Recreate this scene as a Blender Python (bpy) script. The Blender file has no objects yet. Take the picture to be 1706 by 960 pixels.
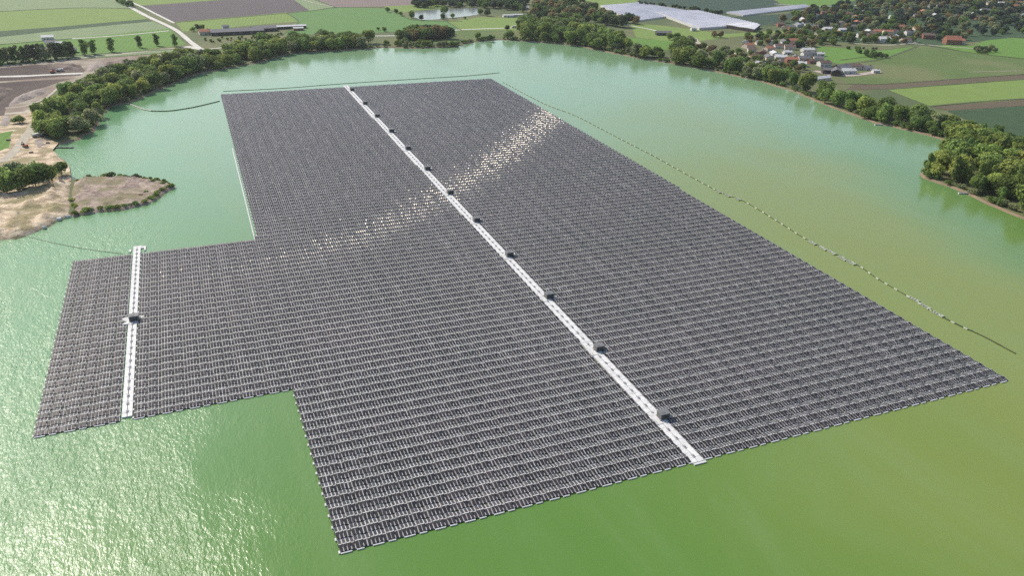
import bpy, math, random
import numpy as np
from math import sin, cos, radians, pi
from mathutils import Vector, Matrix, noise
from mathutils.geometry import delaunay_2d_cdt

random.seed(7); rng = np.random.default_rng(11)
sc = bpy.context.scene
COL = sc.collection

# ------------------------------------------------------------------ camera (fitted to the photograph)
F, PITCH, ROLL, YAW, H = 1313.9, 0.461597, 0.026017, 0.391589, 160.0
fw = Vector((sin(YAW)*cos(PITCH), cos(YAW)*cos(PITCH), -sin(PITCH)))
rt = Vector((cos(YAW), -sin(YAW), 0)); up = rt.cross(fw)
r2 = rt*cos(ROLL) + up*sin(ROLL); u2 = -rt*sin(ROLL) + up*cos(ROLL)
CAM = Vector((0, 0, H))
def G(px, py, z=0.0):
    v = fw + r2*((px-853)/F) - u2*((py-480)/F)
    t = (z-H)/v.z
    return Vector((v.x*t, v.y*t, z))
def pix(p):
    v = Vector(p)-CAM; d = v.dot(fw)
    return (853+F*v.dot(r2)/d, 480-F*v.dot(u2)/d, F/d)
cd = bpy.data.cameras.new('camera'); cam = bpy.data.objects.new('camera', cd); COL.objects.link(cam)
cam.matrix_world = Matrix(((r2.x, u2.x, -fw.x, 0), (r2.y, u2.y, -fw.y, 0), (r2.z, u2.z, -fw.z, H), (0, 0, 0, 1)))
cd.sensor_width = 36; cd.lens = F/1706*36; cd.clip_start = 1; cd.clip_end = 20000
sc.camera = cam

# ------------------------------------------------------------------ light
SUN_AZ, SUN_EL = radians(-30), radians(43)
sd = Vector((sin(SUN_AZ)*cos(SUN_EL), cos(SUN_AZ)*cos(SUN_EL), sin(SUN_EL)))
ld = bpy.data.lights.new('sun', 'SUN'); ld.energy = 4.2; ld.angle = radians(0.53); ld.color = (1, .94, .84)
sun = bpy.data.objects.new('sun', ld); COL.objects.link(sun)
sun.rotation_euler = sd.to_track_quat('Z', 'Y').to_euler(); sun.location = (0, 0, 500)
w = bpy.data.worlds.new('World'); sc.world = w; w.use_nodes = True
nt = w.node_tree; bg = nt.nodes['Background']; sky = nt.nodes.new('ShaderNodeTexSky')
sky.sky_type = 'NISHITA'; sky.sun_disc = False; sky.sun_elevation = SUN_EL; sky.sun_rotation = SUN_AZ
sky.air_density = 1.2; sky.dust_density = 2.0
nt.links.new(sky.outputs[0], bg.inputs[0]); bg.inputs[1].default_value = 0.15
sc.view_settings.view_transform = 'Standard'; sc.view_settings.look = 'None'
sc.view_settings.exposure = 0.15; sc.view_settings.gamma = 1
sc.cycles.use_adaptive_sampling = True; sc.cycles.adaptive_threshold = .02; sc.cycles.time_limit = 900
sc.cycles.max_bounces = 5; sc.cycles.diffuse_bounces = 2; sc.cycles.glossy_bounces = 3
sc.cycles.sample_clamp_indirect = 3; sc.cycles.sample_clamp_direct = 0
try: sc.cycles.use_denoising = False
except Exception: pass

# ------------------------------------------------------------------ materials
def mat(name, c, rough=.8, c2=None, scale=.3, metal=0, stripes=None, spec=.3, bump=0, isl=0, trans=0, c3=None, scale3=.01, coord='geo', detail=4):
    m = bpy.data.materials.new(name); m.use_nodes = True; n = m.node_tree; L = n.links
    b = n.nodes['Principled BSDF']; b.inputs['Roughness'].default_value = rough; b.inputs['Metallic'].default_value = metal
    b.inputs['Specular IOR Level'].default_value = spec
    b.inputs['Base Color'].default_value = (*c, 1)
    geo = n.nodes.new('ShaderNodeNewGeometry'); pos = geo.outputs['Position']
    cur = None
    def mix(fac, a, bb):
        x = n.nodes.new('ShaderNodeMix'); x.data_type = 'RGBA'
        L.new(fac, x.inputs['Factor'])
        for s, v in ((6, a), (7, bb)):
            if isinstance(v, tuple): x.inputs[s].default_value = (*v, 1)
            else: L.new(v, x.inputs[s])
        return x.outputs[2]
    def ramp(f, lo, hi):
        r = n.nodes.new('ShaderNodeMapRange'); r.inputs[1].default_value = lo; r.inputs[2].default_value = hi
        L.new(f, r.inputs[0]); return r.outputs[0]
    cur = c
    if c2:
        t = n.nodes.new('ShaderNodeTexNoise'); t.inputs['Scale'].default_value = scale; t.inputs['Detail'].default_value = detail
        t.inputs['Roughness'].default_value = .65
        L.new(pos, t.inputs['Vector']); cur = mix(ramp(t.outputs[0], .35, .65), c, c2)
    if c3:
        t = n.nodes.new('ShaderNodeTexNoise'); t.inputs['Scale'].default_value = scale3; t.inputs['Detail'].default_value = 5
        L.new(pos, t.inputs['Vector']); cur = mix(ramp(t.outputs[0], .45, .6), cur, c3)
    if stripes:
        ang, period, cs, amt = stripes
        mp = n.nodes.new('ShaderNodeMapping'); mp.inputs['Rotation'].default_value = (0, 0, ang); L.new(pos, mp.inputs[0])
        wv = n.nodes.new('ShaderNodeTexWave'); wv.inputs['Scale'].default_value = .31416/period*2; wv.inputs['Distortion'].default_value = .6
        wv.inputs['Detail'].default_value = 2; L.new(mp.outputs[0], wv.inputs['Vector'])
        r = n.nodes.new('ShaderNodeMath'); r.operation = 'MULTIPLY'; r.inputs[1].default_value = amt
        L.new(wv.outputs['Fac'], r.inputs[0]); cur = mix(r.outputs[0], cur, cs)
    if isl:
        hs = n.nodes.new('ShaderNodeHueSaturation')
        v = n.nodes.new('ShaderNodeMapRange'); v.inputs[3].default_value = 1-isl; v.inputs[4].default_value = 1+isl
        L.new(geo.outputs['Random Per Island'], v.inputs[0]); L.new(v.outputs[0], hs.inputs['Value'])
        oi = n.nodes.new('ShaderNodeObjectInfo'); hh = n.nodes.new('ShaderNodeMapRange')
        hh.inputs[3].default_value = .485; hh.inputs[4].default_value = .52
        L.new(oi.outputs['Random'], hh.inputs[0]); L.new(hh.outputs[0], hs.inputs['Hue'])
        if trans:
            wn = n.nodes.new('ShaderNodeTexWhiteNoise'); wn.noise_dimensions = '1D'; L.new(oi.outputs['Random'], wn.inputs['W'])
            v2 = n.nodes.new('ShaderNodeMapRange'); v2.inputs[3].default_value = .75; v2.inputs[4].default_value = 1.3; L.new(wn.outputs[0], v2.inputs[0])
            mm = n.nodes.new('ShaderNodeMath'); mm.operation = 'MULTIPLY'; L.new(v.outputs[0], mm.inputs[0]); L.new(v2.outputs[0], mm.inputs[1]); L.new(mm.outputs[0], hs.inputs['Value'])
        if isinstance(cur, tuple): hs.inputs['Color'].default_value = (*cur, 1)
        else: L.new(cur, hs.inputs['Color'])
        cur = hs.outputs[0]
    if not isinstance(cur, tuple): L.new(cur, b.inputs['Base Color'])
    if bump:
        t = n.nodes.new('ShaderNodeTexNoise'); t.inputs['Scale'].default_value = .8; t.inputs['Detail'].default_value = 5
        L.new(pos, t.inputs['Vector']); bm = n.nodes.new('ShaderNodeBump'); bm.inputs['Distance'].default_value = bump
        L.new(t.outputs[0], bm.inputs['Height']); L.new(bm.outputs[0], b.inputs['Normal'])
    if trans:
        out = n.nodes['Material Output']; tr = n.nodes.new('ShaderNodeBsdfTranslucent'); ms = n.nodes.new('ShaderNodeMixShader')
        ms.inputs[0].default_value = trans
        if isinstance(cur, tuple): tr.inputs[0].default_value = (*cur, 1)
        else: L.new(cur, tr.inputs[0])
        L.new(b.outputs[0], ms.inputs[1]); L.new(tr.outputs[0], ms.inputs[2]); L.new(ms.outputs[0], out.inputs[0])
    return m

M = {}
M['panel'] = mat('panel_glass', (.03, .026, .025), .22, spec=.42, isl=.45, c3=(.042, .033, .034), scale3=.02)
M['edge'] = mat('frame_edge', (.28, .27, .265), .5, isl=.25)
M['alu'] = mat('clamp_steel', (.55, .52, .48), .085, metal=1, isl=.2)
_n = M['alu'].node_tree; _g = _n.nodes.new('ShaderNodeBsdfAnisotropic'); _g.distribution = 'BECKMANN'
_g.inputs['Color'].default_value = (.0095, .0088, .0078, 1); _g.inputs['Roughness'].default_value = .184; _g.inputs['Anisotropy'].default_value = .86     # anisotropy draws the added plates' sun glint into a streak
_t = _n.nodes.new('ShaderNodeCombineXYZ'); _t.inputs[1].default_value = 1; _t.inputs[2].default_value = .2; _n.links.new(_t.outputs[0], _g.inputs['Tangent'])
_n.links.new(_g.outputs[0], _n.nodes['Material Output'].inputs[0])
M['deck'] = mat('float_plastic', (.5, .485, .475), .6, c2=(.37, .36, .35), scale=.15, isl=.12)
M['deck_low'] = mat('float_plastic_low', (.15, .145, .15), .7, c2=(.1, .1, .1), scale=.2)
M['white_float'] = mat('white_float', (.62, .61, .59), .5, c2=(.48, .47, .45), scale=.6)
M['walk'] = mat('walkway_plastic', (.66, .65, .63), .55, c2=(.5, .49, .48), scale=.5)
M['dark'] = mat('dark_steel', (.05, .052, .055), .5)
M['cabin'] = mat('cabin_steel', (.12, .12, .12), .5, c2=(.16, .16, .155), scale=.8)
M['cabin_roof'] = mat('cabin_roof', (.15, .15, .15), .5)
M['rope'] = mat('dark_rope', (.045, .06, .035), .9)
M['pale_float'] = mat('pale_float', (.27, .3, .22), .6, c2=(.38, .4, .32), scale=.5)
M['bark'] = mat('bark', (.09, .07, .05), .9, c2=(.05, .04, .03), scale=2)
M['bark_pale'] = mat('bark_pale', (.3, .28, .24), .9, c2=(.1, .09, .07), scale=2)
def leaf(name, c, c2):
    return mat(name, c, .75, c2=c2, scale=.12, isl=.45, trans=.5, spec=.15)
M['leaf_olive'] = leaf('leaf_olive', (0.262, 0.321, 0.077), (0.186, 0.252, 0.066))
M['leaf_green'] = leaf('leaf_green', (0.225, 0.312, 0.083), (0.155, 0.234, 0.068))
M['leaf_dark'] = leaf('leaf_dark', (0.113, 0.156, 0.062), (0.078, 0.122, 0.055))
M['leaf_yellow'] = leaf('leaf_yellow', (0.346, 0.378, 0.094), (0.256, 0.302, 0.077))
M['leaf_grey'] = leaf('leaf_grey', (0.346, 0.374, 0.193), (0.260, 0.287, 0.138))
M['leaf_rust'] = leaf('leaf_rust', (0.346, 0.261, 0.123), (0.260, 0.209, 0.097))
M['leaf_blue'] = leaf('leaf_blue', (0.087, 0.122, 0.085), (0.060, 0.091, 0.072))  # dark bluish tone paints cloud shadow into the upper-right wood

# ------------------------------------------------------------------ mesh helpers
class MB:
    def __init__(s): s.v = []; s.f = []; s.m = []; s.n = 0
    def quad(s, a, b, c, d, mi=0):
        s.v += [a, b, c, d]; s.f.append((s.n, s.n+1, s.n+2, s.n+3)); s.m.append(mi); s.n += 4
    def poly(s, pts, mi=0):
        s.v += list(pts); s.f.append(tuple(range(s.n, s.n+len(pts)))); s.m.append(mi); s.n += len(pts)
    def box(s, x0, x1, y0, y1, z0, z1, mi=0, rot=0, o=(0, 0, 0), top=1.0):
        c, q = cos(rot), sin(rot); cx, cy = (x0+x1)/2, (y0+y1)/2
        P = []
        for z, k in ((z0, 1), (z1, top)):
            for x, y in ((x0, y0), (x1, y0), (x1, y1), (x0, y1)):
                x = cx+(x-cx)*k; y = cy+(y-cy)*k
                P.append((o[0]+x*c-y*q, o[1]+x*q+y*c, o[2]+z))
        n = s.n; s.v += P; s.n += 8
        for f in ((3, 2, 1, 0), (4, 5, 6, 7), (0, 1, 5, 4), (1, 2, 6, 5), (2, 3, 7, 6), (3, 0, 4, 7)):
            s.f.append(tuple(n+i for i in f)); s.m.append(mi)
    def cyl(s, p, q, r0, r1, seg=6, mi=0, cap=True):
        p = Vector(p); q = Vector(q); d = (q-p).normalized()
        a = d.orthogonal().normalized(); b = d.cross(a); n = s.n
        for pt, r in ((p, r0), (q, r1)):
            for i in range(seg):
                t = 2*pi*i/seg; s.v.append(tuple(pt+a*r*cos(t)+b*r*sin(t)))
        s.n += 2*seg
        for i in range(seg):
            j = (i+1) % seg; s.f.append((n+i, n+j, n+seg+j, n+seg+i)); s.m.append(mi)
        if cap:
            s.f.append(tuple(n+seg+i for i in range(seg))); s.m.append(mi)
            s.f.append(tuple(n+seg-1-i for i in range(seg))); s.m.append(mi)
    def tube(s, pts, r, seg=6, mi=0):
        for a, b in zip(pts[:-1], pts[1:]): s.cyl(a, b, r, r, seg, mi)
    def mesh(s, name, mats, smooth=False):
        me = bpy.data.meshes.new(name); me.from_pydata([tuple(x) for x in s.v], [], s.f)
        for m in mats: me.materials.append(m)
        me.polygons.foreach_set('material_index', s.m)
        if smooth: me.polygons.foreach_set('use_smooth', [True]*len(s.f))
        me.update(); return me
    def build(s, name, mats, parent=None, loc=None, smooth=False, **k):
        if not isinstance(mats, (list, tuple)): mats = [mats]
        return link(name, s.mesh(name, mats, smooth), parent, loc, **k)
def link(name, me, parent=None, loc=None, **k):
    o = bpy.data.objects.new(name, me); COL.objects.link(o)
    if parent: o.parent = parent
    if loc is not None: o.location = loc
    for a, b in k.items(): o[a] = b
    return o
def tag(o, label, cat, group=None, kind=None):
    o['label'] = label; o['category'] = cat
    if group: o['group'] = group
    if kind: o['kind'] = kind
    return o
def root(name, loc, rz=0, label=None, cat=None, group=None):
    o = bpy.data.objects.new(name, None); COL.objects.link(o); o.location = loc; o.rotation_euler = (0, 0, rz)
    o.empty_display_size = 1
    if label: tag(o, label, cat, group)
    return o
ORD = ['', 'first', 'second', 'third', 'fourth', 'fifth', 'sixth', 'seventh', 'eighth', 'ninth', 'tenth', 'eleventh', 'twelfth',
       'thirteenth', 'fourteenth', 'fifteenth', 'sixteenth', 'seventeenth', 'eighteenth', 'nineteenth', 'twentieth']

def inside(p, poly):
    x, y = p[0], p[1]; r = False; n = len(poly)
    for i in range(n):
        a, b = poly[i], poly[i-1]
        if (a[1] > y) != (b[1] > y) and x < (b[0]-a[0])*(y-a[1])/(b[1]-a[1])+a[0]: r = not r
    return r
def segdist(p, poly, closed=True):
    best = 1e9; n = len(poly)
    for i in range(n if closed else n-1):
        a = poly[i]; b = poly[(i+1) % n]
        dx, dy = b[0]-a[0], b[1]-a[1]; L = dx*dx+dy*dy or 1e-9
        t = max(0, min(1, ((p[0]-a[0])*dx+(p[1]-a[1])*dy)/L))
        d = math.hypot(p[0]-a[0]-t*dx, p[1]-a[1]-t*dy); best = min(best, d)
    return best
def refine(poly, step, jit, closed=True):
    out = []; n = len(poly)
    for i in range(n if closed else n-1):
        a = Vector(poly[i][:2]); b = Vector(poly[(i+1) % n][:2]); L = (b-a).length
        k = max(1, min(60, int(L/step))) if L < 2500 else 1
        nn = Vector((-(b-a).y, (b-a).x)).normalized()
        for j in range(k):
            p = a.lerp(b, j/k)
            if k > 1: p = p+nn*jit*(noise.noise(Vector((p.x*.05, p.y*.05, 3)))*1.6+noise.noise(Vector((p.x*.2, p.y*.2, 8)))*.7)
            out.append((p.x, p.y))
    if not closed: out.append(tuple(poly[-1][:2]))
    return out

# ------------------------------------------------------------------ lake and ground
LAND = 0.8
shore_px = [(0,399),(28,397),(45,392),(83,376),(98,366),(119,361),(161,354),(202,351),(245,341),(265,331),(277,321),(293,313),
 (289,306),(265,299),(227,294),(176,293),(140,297),(121,300),(116,292),(121,284),(116,273),(104,263),(92,256),(90,247),(101,240),(136,233),(143,226),
 (158,221),(174,190),(189,177),(217,172),(252,157),(285,142),(328,124),(386,113),(430,105),(450,99),(488,88),(551,85),(617,81),
 (637,79),(692,81),(760,78),(772,74),(793,70),(830,66),(880,69),(923,72),(971,78),(1016,88),(1064,97),(1117,106),(1183,118),
 (1260,134),(1326,154),(1364,171),(1384,179),(1417,191),(1462,207),(1518,219),(1566,232),(1590,243),(1578,256),(1552,268),(1534,280),
 (1530,290),(1536,297),(1563,306),(1601,320),(1641,339),(1679,356),(1706,366),(1790,398)]
shore = [tuple(G(*p)[:2]) for p in shore_px]
shore += [(470, 150), (480, 0), (430, -180), (200, -260), (-120, -240), (-280, -80), (-330, 150), (-250, 330), (-150, 415)]
shore = refine(shore, 6, 1.3)
def ring_offset(poly, d):
    n = len(poly); A = sum(poly[i-1][0]*poly[i][1]-poly[i][0]*poly[i-1][1] for i in range(n)); sgn = 1 if A > 0 else -1
    out = []
    for i in range(n):
        a = Vector(poly[i-1]); b = Vector(poly[(i+1) % n]); t = (b-a).normalized()
        out.append((poly[i][0]+t.y*d*sgn, poly[i][1]-t.x*d*sgn))
    return out
inner = ring_offset(shore, 2.4)
def cdt(points, edges, faces=None):
    return delaunay_2d_cdt([Vector(p[:2]) for p in points], edges, faces or [], 0, 1e-4)
def filled(name, poly, holes, z, m, extra=None, zf=None, **k):
    pts = list(poly); E = [(i, (i+1) % len(poly)) for i in range(len(poly))]
    for h in holes:
        n0 = len(pts); pts += h; E += [(n0+i, n0+(i+1) % len(h)) for i in range(len(h))]
    if extra: pts += extra
    v, e, f, *_ = cdt(pts, E)
    ff = []
    for t in f:
        c = ((v[t[0]].x+v[t[1]].x+v[t[2]].x)/3, (v[t[0]].y+v[t[1]].y+v[t[2]].y)/3)
        if inside(c, poly) and not any(inside(c, h) for h in holes): ff.append(tuple(t))
    me = bpy.data.meshes.new(name)
    me.from_pydata([(p.x, p.y, zf(p) if zf else z) for p in v], [], ff); me.materials.append(m)
    me.polygons.foreach_set('use_smooth', [True]*len(ff)); me.update()
    return link(name, me, **k)
m_ground = mat('ground_grass', (.105, .125, .045), .95, c2=(.14, .135, .065), scale=.03, c3=(.075, .1, .04), scale3=.012)
filled('ground', [(-5000, -3000), (6000, -3000), (6000, 8000), (-5000, 8000)], [inner], LAND, m_ground, kind='structure')
b = MB(); n = len(shore)
for i in range(n):
    j = (i+1) % n
    b.quad((*shore[i], -.35), (*shore[j], -.35), (*inner[j], LAND), (*inner[i], LAND))
b.build('lake_bank', mat('bank_soil', (.26, .17, .12), .95, c2=(.15, .12, .07), scale=.12, c3=(.2, .14, .1), scale3=.03), kind='structure')

def water_mat(name, teal=True):
    m = bpy.data.materials.new(name); m.use_nodes = True; n = m.node_tree; L = n.links
    b = n.nodes['Principled BSDF']; geo = n.nodes.new('ShaderNodeNewGeometry')
    b.inputs['IOR'].default_value = 1.4; b.inputs['Roughness'].default_value = .18
    def noise_(scale, det=3, rough=.5, vec=None, dist=0):
        t = n.nodes.new('ShaderNodeTexNoise'); t.inputs['Scale'].default_value = scale; t.inputs['Detail'].default_value = det
        t.inputs['Roughness'].default_value = rough; t.inputs['Distortion'].default_value = dist
        L.new(vec or geo.outputs['Position'], t.inputs['Vector']); return t.outputs[0]
    def mr(f, a, c, lo=0, hi=1):
        r = n.nodes.new('ShaderNodeMapRange'); r.interpolation_type = 'SMOOTHSTEP'
        r.inputs[1].default_value = a; r.inputs[2].default_value = c; r.inputs[3].default_value = lo; r.inputs[4].default_value = hi
        L.new(f, r.inputs[0]); return r.outputs[0]
    def math_(op, a, c):
        r = n.nodes.new('ShaderNodeMath'); r.operation = op
        for i, v in enumerate((a, c)):
            if isinstance(v, (int, float)): r.inputs[i].default_value = v
            else: L.new(v, r.inputs[i])
        return r.outputs[0]
    def mix(f, a, c):
        x = n.nodes.new('ShaderNodeMix'); x.data_type = 'RGBA'; L.new(f, x.inputs['Factor'])
        for s_, v in ((6, a), (7, c)):
            if isinstance(v, tuple): x.inputs[s_].default_value = (*v, 1)
            else: L.new(v, x.inputs[s_])
        return x.outputs[2]
    sep = n.nodes.new('ShaderNodeSeparateXYZ'); L.new(geo.outputs['Position'], sep.inputs[0])
    if teal:
        big = noise_(.006, 3)
        # tint by position: silt and algae, plus sky reflection painted into the eastern olive
        yy = math_('ADD', sep.outputs[1], math_('MULTIPLY', math_('SUBTRACT', big, .5), 260))
        xx = math_('ADD', sep.outputs[0], math_('MULTIPLY', math_('SUBTRACT', big, .5), 160))
        c = mix(mr(yy, 150, 620), (.085, .178, .028), (.165, .275, .15))
        east = math_('MULTIPLY', math_('MULTIPLY', mr(xx, 60, 290), mr(yy, 700, 300)), mr(xx, 440, 350))  # olive fades out near the right shore, where no sky is reflected
        c = mix(east, c, (.18, .215, .042))
        west = math_('MULTIPLY', mr(xx, 60, -90), mr(yy, 60, 300))
        c = mix(west, c, (.115, .255, .115))
        mps = n.nodes.new('ShaderNodeMapping'); mps.inputs['Rotation'].default_value = (0, 0, .5); mps.inputs['Scale'].default_value = (1, .3, 1)
        L.new(geo.outputs['Position'], mps.inputs[0]); sh = noise_(.02, 5, .62, mps.outputs[0], 1.2)
        c = mix(mr(sh, .4, .72, 0, .28), c, (.17, .25, .1))
        L.new(c, b.inputs['Base Color'])
    else:
        b.inputs['Base Color'].default_value = (.2, .22, .2, 1)
    # ripples: small wind waves, stronger in the open western water
    mp = n.nodes.new('ShaderNodeMapping'); mp.inputs['Rotation'].default_value = (0, 0, .7); mp.inputs['Scale'].default_value = (1, .45, 1)
    L.new(geo.outputs['Position'], mp.inputs[0])
    n1 = noise_(1.1, 4, .6, mp.outputs[0], .4); n2 = noise_(.28, 3, .55, mp.outputs[0], .3)
    hgt = math_('ADD', math_('MULTIPLY', n1, .5), math_('MULTIPLY', n2, .8))
    bp = n.nodes.new('ShaderNodeBump')
    gust = noise_(.018, 3, .6)
    wst = mr(math_('ADD', math_('ADD', sep.outputs[0], math_('MULTIPLY', math_('ADD', sep.outputs[1], -150), .16)), math_('MULTIPLY', gust, 60)), 85, -20)
    patch = mr(noise_(.03, 4, .6, mp.outputs[0], .5), .35, .65, .3, 1)
    L.new(math_('ADD', math_('MULTIPLY', math_('MULTIPLY', wst, patch), 1.0), math_('MULTIPLY', patch, .09)), bp.inputs['Strength'])
    bp.inputs['Distance'].default_value = 1.0
    L.new(hgt, bp.inputs['Height']); L.new(bp.outputs[0], b.inputs['Normal'])
    L.new(math_('ADD', math_('MULTIPLY', wst, .14), math_('ADD', .1, math_('MULTIPLY', patch, .09))), b.inputs['Roughness'])
    return m
b = MB(); b.quad((-400, -300, 0), (1000, -300, 0), (1000, 1100, 0), (-400, 1100, 0))
M['water'] = water_mat('lake_water')
b.build('lake_water', M['water'], kind='structure')

LAY = [LAND]
def sheet(name, px, m, world=None, jit=.8, step=14, **k):
    LAY[0] += .005
    poly = [tuple(G(*p, LAND)[:2]) for p in px] if not world else world
    poly = refine(poly, step, jit)
    k.setdefault('kind', 'structure')
    return filled(name, poly, [], LAY[0], m, **k)
def ribbon(name, px, wid, m, z=None, curved=True, **k):
    LAY[0] += .005; pts = [Vector(G(*p, LAND)[:2]) for p in px]
    out = []
    for i in range(len(pts)-1):                       # Catmull-Rom through the points
        p0, p1, p2, p3 = pts[max(0, i-1)], pts[i], pts[i+1], pts[min(len(pts)-1, i+2)]
        for s in range(8):
            t = s/8; out.append(.5*((2*p1)+(p2-p0)*t+(2*p0-5*p1+4*p2-p3)*t*t+(3*p1-p0-3*p2+p3)*t**3))
    out.append(pts[-1]); b = MB()
    L_, R_ = [], []
    for i, p in enumerate(out):
        t = (out[min(i+1, len(out)-1)]-out[max(i-1, 0)]).normalized(); nn = Vector((-t.y, t.x))
        ww = wid*(1+.18*noise.noise(Vector((p.x*.05, p.y*.05, 0))))/2
        L_.append(p+nn*ww); R_.append(p-nn*ww)
    for i in range(len(out)-1):
        b.quad((*R_[i], LAY[0]), (*R_[i+1], LAY[0]), (*L_[i+1], LAY[0]), (*L_[i], LAY[0]))
    k.setdefault('kind', 'structure')
    return b.build(name, m, **k)

HEAPS = 1
# ------------------------------------------------------------------ fields
def fld(name, c, dark=.8, ang=.3, period=9, amt=.35, cs=None, c3=None, s3=.008):
    d = tuple(x*dark for x in c)
    return mat(name, c, .95, c2=d, scale=.05, stripes=(ang, period, cs or tuple(x*.68 for x in c), min(.9, amt*1.5)), c3=c3, scale3=s3)
g_pale = fld('grass_pale', (.19, .25, .12), .85, .12); g_lime = fld('grass_lime', (.165, .24, .055), .88, .15)
g_mid = fld('grass_mid', (.11, .215, .035), .88, .1); g_deep = fld('crop_green', (.1, .2, .055), .9, .1, 6, .2)
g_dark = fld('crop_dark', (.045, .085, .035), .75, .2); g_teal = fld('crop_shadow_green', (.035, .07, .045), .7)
soil = fld('ploughed_soil', (.085, .07, .072), .85, .2, 7, .3, (.11, .092, .095)); pink = fld('bare_pink_soil', (.2, .155, .14), .88, .2)
soil_dk = fld('dark_soil', (.07, .05, .042), .7, .2, 12, .2, c3=(.11, .08, .065)); tan = fld('dry_meadow', (.125, .135, .058), .9, .3, 8, .3, c3=(.1, .12, .045))
meadow = fld('rough_meadow', (.095, .145, .038), .85, .5, 10, .22, c3=(.135, .15, .06)); brown = fld('brown_margin', (.115, .09, .055), .85)
dirt = mat('bare_dirt', (.24, .185, .14), .95, c2=(.16, .12, .095), scale=.1, c3=(.3, .26, .2), scale3=.05)
sandm = mat('sand', (.62, .5, .35), .95, c2=(.27, .185, .125), scale=.16, c3=(.25, .21, .11), scale3=.08, bump=.5)
track = mat('gravel_track', (.42, .38, .3), .95, c2=(.32, .28, .22), scale=.2); pale_track = mat('pale_track', (.55, .53, .47), .9, c2=(.45, .43, .38), scale=.1)
for nm, px, m in [
 ('grass_field', [(-60,-30),(190,-30),(222,14),(120,13),(-60,22)], g_pale),
 ('grass_field', [(-60,22),(120,13),(222,14),(245,31),(100,44),(-60,56)], g_lime),
 ('ditch', [(-60,56),(100,44),(245,31),(255,35),(140,46),(-60,68)], g_dark),
 ('grass_field', [(-60,68),(140,46),(255,35),(282,47),(120,64),(-60,78)], g_pale),
 ('grass_field', [(-60,78),(120,64),(282,47),(310,74),(200,88),(-60,106)], g_mid),
 ('ploughed_field', [(232,10),(300,5),(480,-8),(515,17),(400,27),(290,36)], soil),
 ('grass_strip', [(480,-8),(500,-10),(560,12),(515,17)], g_pale),
 ('bare_field', [(500,-12),(800,-14),(740,5),(640,10),(560,12)], pink),
 ('grass_field', [(205,-20),(420,-25),(480,-9),(300,4),(228,9)], g_lime),
 ('grass_field', [(292,36),(400,27),(478,20),(500,35),(405,43),(345,50),(305,52)], g_lime),
 ('crop_field', [(478,21),(560,12),(640,13),(690,32),(770,35),(770,48),(620,54),(470,58),(495,36)], g_deep),
 ('grass_field', [(640,10),(740,5),(735,14),(690,17),(665,22)], g_lime),
 ('grass_field', [(745,36),(800,28),(880,30),(890,50),(770,52)], g_lime),
 ('grass_field', [(690,57),(760,50),(880,50),(850,62),(790,66),(700,74)], meadow),
 ('grass_field', [(890,-4),(1060,-6),(1062,4),(1010,9),(960,20),(900,14)], g_lime),
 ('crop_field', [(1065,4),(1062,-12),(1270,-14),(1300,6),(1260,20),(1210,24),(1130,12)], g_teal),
 ('grass_field', [(1280,-12),(1500,-20),(1470,12),(1345,12),(1300,5)], g_mid),
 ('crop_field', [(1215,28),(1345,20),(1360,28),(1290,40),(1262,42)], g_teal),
 ('grass_field', [(1050,38),(1100,42),(1210,56),(1310,50),(1330,62),(1240,78),(1140,72),(1060,62)], g_lime),
 ('meadow_ground', [(1030,60),(1130,70),(1125,84),(1060,80)], g_mid),
 ('meadow_ground', [(1360,76),(1470,84),(1530,76),(1470,98),(1400,108),(1370,98)], g_mid),
 ('meadow_ground', [(1480,94),(1530,75),(1620,88),(1760,104),(1760,120),(1470,140),(1380,138),(1375,110)], meadow),
 ('grass_field', [(1540,73),(1620,76),(1660,60),(1820,75),(1820,112),(1706,97),(1620,88)], g_mid),
 ('field_margin', [(1385,139),(1470,140),(1800,116),(1800,127),(1480,148),(1400,150)], brown),
 ('grass_field', [(1478,149),(1800,126),(1800,158),(1550,177)], g_lime),
 ('field_margin', [(1550,178),(1800,159),(1800,170),(1580,184)], brown),
 ('crop_field', [(1578,185),(1800,170),(1860,300),(1700,245),(1640,214)], g_dark),
 ('village_ground', [(1230,60),(1330,52),(1500,60),(1540,74),(1470,84),(1350,76),(1390,125),(1420,142),(1390,160),(1260,118),(1130,92),(1150,70)], tan),
 ('woodland_floor', [(1290,42),(1345,15),(1480,-10),(1900,-40),(1900,70),(1690,62),(1560,76),(1400,70)], g_dark),
 ('bare_ground', [(-60,110),(120,100),(310,87),(330,96),(250,112),(140,128),(60,170),(30,205),(-60,240)], dirt),
 ('dug_soil', [(-60,118),(60,108),(135,108),(142,117),(134,126),(60,131),(-60,140)], soil_dk),
 ('dug_soil', [(-60,142),(60,134),(118,131),(60,150),(10,180),(5,200),(-60,215)], soil_dk),
 ('dug_soil', [(180,103),(220,99),(222,108),(170,116)], soil_dk),
 ('grass_verge', [(-60,106),(120,92),(300,80),(310,85),(120,99),(-60,116)], g_pale),
 ('sandy_ground', [(-60,200),(30,190),(70,170),(78,190),(60,225),(98,238),(88,250),(98,262),(115,275),(118,292),(119,301),(60,320),(-60,330)], sandm),
 ('green_patch', [(-30,228),(20,218),(15,246),(-30,262)], g_mid), ('green_patch', [(48,214),(62,216),(56,228),(42,226)], g_mid),
]: sheet(nm, px, m)

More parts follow.
